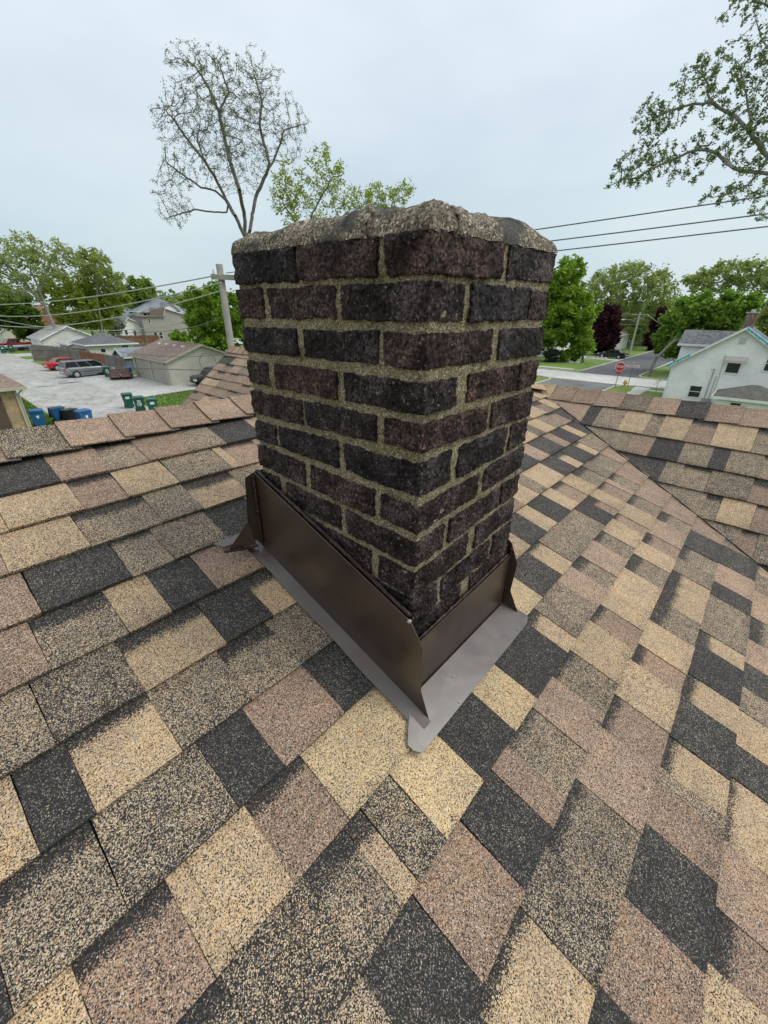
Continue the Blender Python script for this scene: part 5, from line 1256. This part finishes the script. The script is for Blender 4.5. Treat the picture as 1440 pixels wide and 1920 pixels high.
def bl(u, v, ru, rv, d, w_=1.0, depth=1.0):
    c = at(u, v, d); k = (c - CAM).dot(_f) / FOC
    return (tuple(c), (ru * k * depth, ru * k * depth, rv * k), w_)
def ground_of(u, v, d):
    p = at(u, v, d); return Vector((p.x, p.y, GZ))
# -- the big nearly bare tree behind the chimney
D = 47.0
def cq(pts): return [(250 + .382 * x, 80 + .382 * y) for x, y in pts]
b0 = ground_of(480, 470, D)
t0 = at(462, 452, D)
limbs = [[b0, b0.lerp(t0, .5) + Vector((.2, 0, 0)), t0] + px(cq([(500, 850), (450, 760), (400, 660), (350, 580), (315, 480), (325, 400)]), D, 1.0, 1),
         [t0] + px(cq([(550, 950), (545, 850), (520, 720), (480, 600), (450, 480), (420, 340), (370, 220), (300, 110)]), D, 1.2, 2),
         [t0] + px(cq([(572, 920), (600, 760), (650, 650), (690, 575), (720, 500), (740, 430), (860, 390)]), D, 1.2, 3),
         px(cq([(650, 650), (668, 590), (640, 490), (618, 400), (632, 280), (600, 180)]), D, 1.2, 4), px(cq([(690, 575), (770, 592), (800, 560)]), D, .6, 5),
         px(cq([(480, 833), (380, 830), (300, 818), (240, 835), (150, 870)]), D, 1.0, 6), px(cq([(430, 735), (330, 710), (230, 640), (150, 580)]), D, 1.2, 7),
         px(cq([(350, 580), (270, 480), (200, 380), (150, 320)]), D, 1.2, 8), px(cq([(420, 340), (470, 240), (430, 130)]), D, .8, 9)]
bb = [bl(*cq([(450, 400)])[0], 120, 105, D, 4.2, .8), bl(*cq([(300, 240)])[0], 70, 75, D, 1.3, .8), bl(*cq([(620, 260)])[0], 70, 65, D, 1.2, .8), bl(*cq([(190, 430)])[0], 45, 55, D, .9, .8), bl(*cq([(190, 760)])[0], 45, 52, D, .9, .8),
      bl(*cq([(760, 420)])[0], 50, 55, D, .9, .8), bl(*cq([(230, 620)])[0], 50, 40, D, .6, .8), bl(*cq([(340, 110)])[0], 34, 28, D, .35, .8)]
tree('bare_tree', 'tall nearly leafless tree with fine twigs rising behind the chimney, left', b0, limbs, bb, F_GY, M_BARK, 19000, .060, .35, 1, 5600, .0135, .44, cluster=.26, infl=6, thin=2.25)
# -- young green trees behind the crown of the chimney
D = 42.0; b0 = ground_of(600, 470, D)
tree('young_tree', 'bright green young tree showing above the chimney top, right of the bare tree', b0, [[b0, at(570, 470, D), at(585, 400, D), at(625, 330, D)], [at(575, 450, D), at(530, 380, D)], [at(575, 450, D), at(660, 400, D), at(700, 370, D)]],
     [bl(610, 335, 42, 52, D, 1.6), bl(545, 365, 45, 55, D, 1.6), bl(655, 375, 40, 28, D, .8), bl(590, 420, 60, 40, D, .8)], F_YG, M_BARK, 5600, .105, .42, 12, 900, .015, .3, cluster=.42)
D = 44.0; b0 = ground_of(740, 470, D)
tree('young_tree', 'small green treetops peeking over the middle of the chimney crown', b0, [[b0, at(735, 440, D), at(740, 380, D)]], [bl(715, 372, 40, 26, D, 1), bl(760, 360, 18, 22, D, .5)], F_YG, M_BARK, 1700, .105, .42, 13, 260, .015, .25, cluster=.4)
# -- overhanging tree, upper right
D = 14.0; b0 = ground_of(1680, 400, D + 2)
c0 = at(1640, 560, D + 1); c1 = at(1560, 345, D)
limbs = [[b0, c0, c1] + px([(1500, 335), (1440, 325), (1405, 322), (1375, 315), (1358, 300), (1345, 287), (1325, 281), (1310, 281), (1290, 286), (1270, 296), (1245, 306), (1220, 317), (1195, 333), (1170, 336), (1135, 352)], D, .12, 1),
         [c1] + px([(1500, 325), (1440, 292), (1412, 258), (1395, 235), (1375, 215), (1350, 203), (1333, 190), (1318, 195), (1300, 194), (1275, 201), (1255, 208), (1225, 225)], D, .15, 2),
         px([(1333, 190), (1326, 176), (1329, 160), (1318, 140)], D, .1, 3), [c1] + px([(1520, 220), (1470, 120), (1430, 75), (1418, 40)], D, .2, 4),
         px([(1520, 220), (1480, 60), (1440, 10), (1390, -10)], D, .2, 5), px([(1440, 300), (1405, 345), (1370, 362), (1335, 372)], D, .15, 6), px([(1412, 258), (1400, 180), (1385, 120)], D, .2, 7),
         px([(1440, 325), (1450, 380), (1410, 400)], D, .1, 8)]
bb = [bl(1200, 315, 55, 36, D, .9), bl(1250, 300, 50, 30, D, .5), bl(1235, 225, 50, 45, D, 1.2), bl(1325, 150, 55, 50, D, 1.4), bl(1370, 250, 60, 55, D, 1.5), bl(1400, 140, 55, 60, D, 1.7), bl(1432, 230, 40, 95, D, 3.4), bl(1435, 100, 36, 55, D, 1.8), bl(1365, 365, 45, 22, D, .7),
      bl(1430, 350, 45, 40, D, .9), bl(1405, 5, 50, 22, D, .7), bl(1345, 35, 10, 20, D, .12), bl(1425, 405, 25, 14, D, .2), bl(1500, 200, 60, 150, D, 2.0), bl(1290, 330, 30, 22, D, .25)]
tree('overhanging_tree', 'sparse spring tree whose curved limbs reach in from the upper right', b0, limbs, bb, F_OV, M_BARKL, 17000, .030, .13, 21, 3600, .0050, .19, cluster=.075, infl=7, thin=2.2)
# -- left trees
D = 97; b0 = ground_of(105, 600, D)
tree('leaning_tree', 'large leaning tree with a thick trunk and feathery crown at the far left', b0, [[b0, at(90, 585, D), at(70, 535, D), at(50, 490, D)], [at(85, 575, D), at(30, 510, D), at(-10, 480, D)], [at(75, 545, D), at(95, 490, D), at(110, 460, D)]],
     [bl(45, 490, 62, 48, D, 2.5), bl(-20, 500, 50, 55, D, 1.4), bl(110, 490, 36, 38, D, 1.2), bl(10, 540, 55, 25, D, .8)], F_OL, M_BARKL, 5800, .25, .8, 31, 1300, .035, .85, cluster=.8)
D = 104; b0 = ground_of(165, 610, D)
tree('round_tree', 'round leafy tree behind the pale garages, left of the grey houses', b0, [[b0, at(165, 580, D), at(168, 500, D)], [at(165, 575, D), at(120, 540, D)], [at(165, 575, D), at(205, 540, D)]],
     [bl(118, 560, 42, 50, D, 2.0), bl(165, 570, 50, 45, D, 2), bl(205, 550, 32, 40, D, 1.4), bl(175, 500, 30, 32, D, .6)], F_YG, M_BARK, 8000, .36, .9, 32, 1000, .03, .6, cluster=.9)
D = 101; b0 = ground_of(182, 600, D)
tree('thin_tree', 'thin-leaved tree whose open top stands over the round one', b0, [[b0, at(182, 560, D), at(180, 490, D)]], [bl(178, 498, 36, 32, D, 1.5), bl(212, 530, 24, 28, D, .7)], F_OL, M_BARKL, 2000, .26, .8, 33, 420, .03, .4, cluster=.7)
D = 112; b0 = ground_of(25, 620, D)
tree('dark_tree', 'dense dark green tree at the left edge behind the red pickup', b0, [[b0, at(25, 590, D), at(20, 560, D)]], [bl(5, 575, 42, 42, D, 2), bl(45, 595, 30, 38, D, 1.5)], F_DK, M_BARK, 7500, .42, .9, 34, 600, .03, .5, cluster=.9)
D = 135; b0 = ground_of(262, 590, D)
tree('far_tree', 'pale green tree rising behind the white houses', b0, [[b0, at(262, 570, D), at(262, 540, D)]], [bl(262, 552, 30, 30, D, 2), bl(235, 570, 22, 18, D, .8)], F_MD, M_BARK, 7000, .5, 1.1, 35, 420, .035, .5, cluster=1.0)
D = 150; b0 = ground_of(335, 590, D)
tree('far_tree', 'hazy olive treetops right of the grey house roofs', b0, [[b0, at(335, 572, D)]], [bl(340, 570, 34, 14, D, 2), bl(395, 560, 30, 25, D, 1)], F_OL, M_BARK, 6000, .5, 1.1, 36, 300, .035, .5, cluster=1.0)
D = 51; b0 = ground_of(390, 640, D)
tree('leafy_tree', 'full green leafy tree beside the utility pole', b0, [[b0, at(388, 640, D), at(385, 580, D)], [at(388, 630, D), at(420, 570, D)], [at(388, 640, D), at(355, 600, D)]],
     [bl(372, 590, 30, 46, D, 1.8), bl(410, 590, 38, 55, D, 2.2), bl(445, 600, 30, 50, D, 1.4), bl(375, 555, 14, 14, D, .25), bl(400, 640, 40, 18, D, .8)], F_BR, M_BARK, 12000, .20, .5, 37, 1000, .02, .35, cluster=.45)
D = 66; b0 = ground_of(338, 640, D)
tree('shrub', 'rounded yellow-green shrub behind the beige garage roof', b0, [[b0, at(338, 635, D)]], [bl(336, 632, 18, 13, D, 1)], F_BR, M_BARK, 2600, .2, .4, 38, 160, .015, .1, cluster=.3, cat='shrub')
D = 80; b0 = ground_of(250, 610, D + 30)
tree('blossoming_tree', 'loose pale tree in front of the white houses', b0, [[b0, at(205, 620, D + 30)]], [bl(205, 605, 26, 16, D + 30, 1)], foliage('pale_blossom', (.20, .22, .16), (.42, .45, .36)), M_BARK, 1800, .32, .8, 39, 160, .02, .2, cluster=.8)
# -- right trees
D = 76; b0 = ground_of(1094, 676, D)
tree('bright_tree', 'tall bright green maple directly right of the chimney', b0, [[b0, at(1092, 655, D), at(1075, 600, D), at(1060, 540, D)], [at(1090, 650, D), at(1040, 620, D)], [at(1088, 640, D), at(1105, 590, D)]],
     [bl(1058, 540, 42, 52, D, 2.2), bl(1040, 600, 52, 55, D, 2.4), bl(1085, 600, 32, 50, D, 1.6), bl(1010, 590, 40, 70, D, 1.2), bl(1095, 640, 22, 22, D, .6)], F_BR, M_BARK, 16000, .32, .75, 41, 1300, .025, .4, cluster=.7)
D = 92; b0 = ground_of(1137, 664, D)
tree('purple_tree', 'dark purple leaved tree beside the bright green maple', b0, [[b0, at(1137, 650, D), at(1137, 600, D)]], [bl(1137, 605, 24, 34, D, 2), bl(1132, 640, 26, 22, D, 1.2)], F_PU, M_BARK, 15000, .36, .8, 42, 600, .03, .35, cluster=.7)
D = 118; b0 = ground_of(1180, 640, D)
tree('elm_tree', 'wide airy elm arching over the far street', b0, [[b0, at(1178, 620, D), at(1165, 570, D), at(1140, 530, D)], [at(1178, 615, D), at(1195, 560, D), at(1215, 520, D)], [at(1178, 620, D), at(1235, 580, D)]],
     [bl(1150, 545, 62, 42, D, 2.4), bl(1215, 545, 50, 40, D, 2.2), bl(1180, 515, 50, 22, D, 1.2), bl(1250, 575, 30, 32, D, 1.0), bl(1115, 560, 36, 40, D, 1.0), bl(1195, 600, 50, 36, D, 1.6)], F_OL, M_BARKL, 11500, .34, 1.0, 43, 1900, .03, .6, cluster=.95)
D = 128; b0 = ground_of(1218, 640, D)
tree('far_tree', 'green trees closing the end of the street behind the far pole', b0, [[b0, at(1218, 610, D)]], [bl(1195, 612, 30, 28, D, 1), bl(1230, 600, 30, 40, D, 1), bl(1165, 605, 30, 36, D, 1)], F_MD, M_BARK, 7000, .45, 1.1, 44, 500, .03, .5, cluster=1.0)
D = 110; b0 = ground_of(1222, 652, D)
tree('purple_tree', 'smaller purple tree half hidden by the large maple', b0, [[b0, at(1222, 640, D), at(1225, 600, D)]], [bl(1224, 634, 14, 22, D, 2), bl(1238, 600, 14, 26, D, 1.2)], F_PU, M_BARK, 5000, .38, .9, 45, 300, .03, .3, cluster=.7)
D = 69.5; b0 = Vector((61.6, 9.6, GZ))
tree('large_maple', 'large round deep green maple above the white house', b0, [[b0, b0 + Vector((.5, -.1, 2.2)), at(1262, 640, D - 4), at(1290, 600, D)], [at(1262, 640, D - 4), at(1340, 620, D), at(1370, 600, D)]],
     [bl(1290, 610, 52, 48, D, 2.4), bl(1330, 590, 56, 44, D, 2.4), bl(1370, 600, 48, 52, D, 2.4), bl(1260, 640, 30, 30, D, 1.2), bl(1330, 640, 70, 36, D, 2.2), bl(1400, 640, 40, 40, D, 1)], F_MP, M_BARK, 26000, .30, .8, 46, 1500, .025, .22, cluster=.7)
D = 96; b0 = ground_of(1375, 560, D)
tree('tall_tree', 'thin tall trees behind the large maple at the right', b0, [[b0, at(1370, 560, D), at(1360, 510, D)], [at(1370, 570, D), at(1410, 510, D)]], [bl(1330, 525, 46, 26, D, 1.2), bl(1375, 515, 46, 28, D, 1.4), bl(1430, 520, 40, 34, D, 1.2)], F_OL, M_BARKL, 4800, .28, .9, 47, 1000, .03, .5, cluster=.85)
D = 62; b0 = ground_of(1445, 620, D)
tree('rear_tree', 'olive green tree behind the white house chimney at the frame edge', b0, [[b0, at(1445, 600, D)]], [bl(1440, 610, 26, 44, D, 2), bl(1480, 590, 40, 60, D, 2)], F_OL, M_BARK, 9000, .26, .6, 48, 420, .02, .3, cluster=.6)
# shrubs
for i, (u, v, r_, rv, m, lab) in enumerate([(1034, 668, 15, 14, F_BL, 'rounded blue-green shrub on the lawn right of the chimney'), (1059, 667, 11, 11, F_BR, 'yellow-green shrub beside the blue-green one'), (1078, 667, 9, 9, F_DK, 'small dark shrub under the bright maple')]):
    D = 74 + i; b0 = ground_of(u, v, D); c = at(u, v, D)
    b0 = Vector((c.x, c.y, GZ)); tree('shrub', lab, b0, [[b0, c]], [bl(u, v, r_, rv, D, 1)], m, M_BARK, 2600, .2, .4, 60 + i, 160, .015, .1, cluster=.35, cat='shrub')
p = gp(1228, 738); b0 = Vector(p)
tree('sapling', 'leafless little sapling on the lawn before the white house', b0, [[b0, b0 + Vector((0, 0, 1.0)), b0 + Vector((.2, 0, 1.6))]], [(tuple(b0 + Vector((0, 0, 1.7))), (.6, .6, .8), 1)], F_OL, M_BARKL, 90, .06, .22, 70, 60, .008, .05, cluster=.2)
# far wood along the horizon: nobody could count it
rng = np.random.default_rng(5); nn = 60000
ang = rng.uniform(math.radians(-20), math.radians(115), nn); rad = rng.uniform(190, 330, nn)
hgt = 7.5 + 2.6 * np.sin(ang * 21) + 1.9 * np.sin(ang * 47 + 1) + 1.4 * np.sin(ang * 90 + rad * .05)
z = GZ + hgt * rng.random(nn) ** .6 * (.75 + .5 * rng.random(nn)) 
c = np.stack([rad * np.sin(ang), rad * np.cos(ang), z], 1)
ax = rng.normal(size=(nn, 3)); ax /= np.linalg.norm(ax, axis=1)[:, None]; bx = np.cross(ax, rng.normal(size=(nn, 3))); bx /= np.linalg.norm(bx, axis=1)[:, None]
sz = rng.uniform(.7, 1.6, nn)[:, None]
VV = np.stack([c - ax * sz, c + bx * sz * .6, c + ax * sz, c - bx * sz * .6], 1).reshape(-1, 3)
o = mknp('distant_wood', VV, np.arange(nn * 4).reshape(-1, 4), foliage('distant_leaves', (.12, .17, .08), (.26, .33, .16))); stuff(o)
tag(o, 'band of distant green treetops along the whole horizon', 'trees')
# uneven grass tufts along edges near the alley
nn = 9000; xs_ = rng.uniform(2.9, 5.4, nn); ys_ = rng.uniform(33.0, 48, nn); xs2 = rng.uniform(11.3, 17.5, nn); ys2 = 28 + rng.random(nn) * (11.4 + (xs2 - 11.3) * .15)
X = np.concatenate([xs_, xs2]); Y = np.concatenate([ys_, ys2]); hh = rng.uniform(.04, .13, 2 * nn); th = rng.uniform(0, math.pi, 2 * nn); wv = .02
P_ = np.stack([X, Y, np.full(2 * nn, GZ)], 1); dx = np.stack([np.cos(th) * wv, np.sin(th) * wv, np.zeros(2 * nn)], 1); tp = P_ + np.stack([rng.normal(0, .03, 2 * nn), rng.normal(0, .03, 2 * nn), hh], 1)
VV = np.stack([P_ - dx, P_ + dx, tp], 1).reshape(-1, 3)
o = mknp('grass_tufts', VV, np.arange(6 * nn).reshape(-1, 3), foliage('grass_blades', (.05, .11, .015), (.14, .24, .04))); stuff(o); tag(o, 'short uneven grass beside the alley and lot', 'grass')
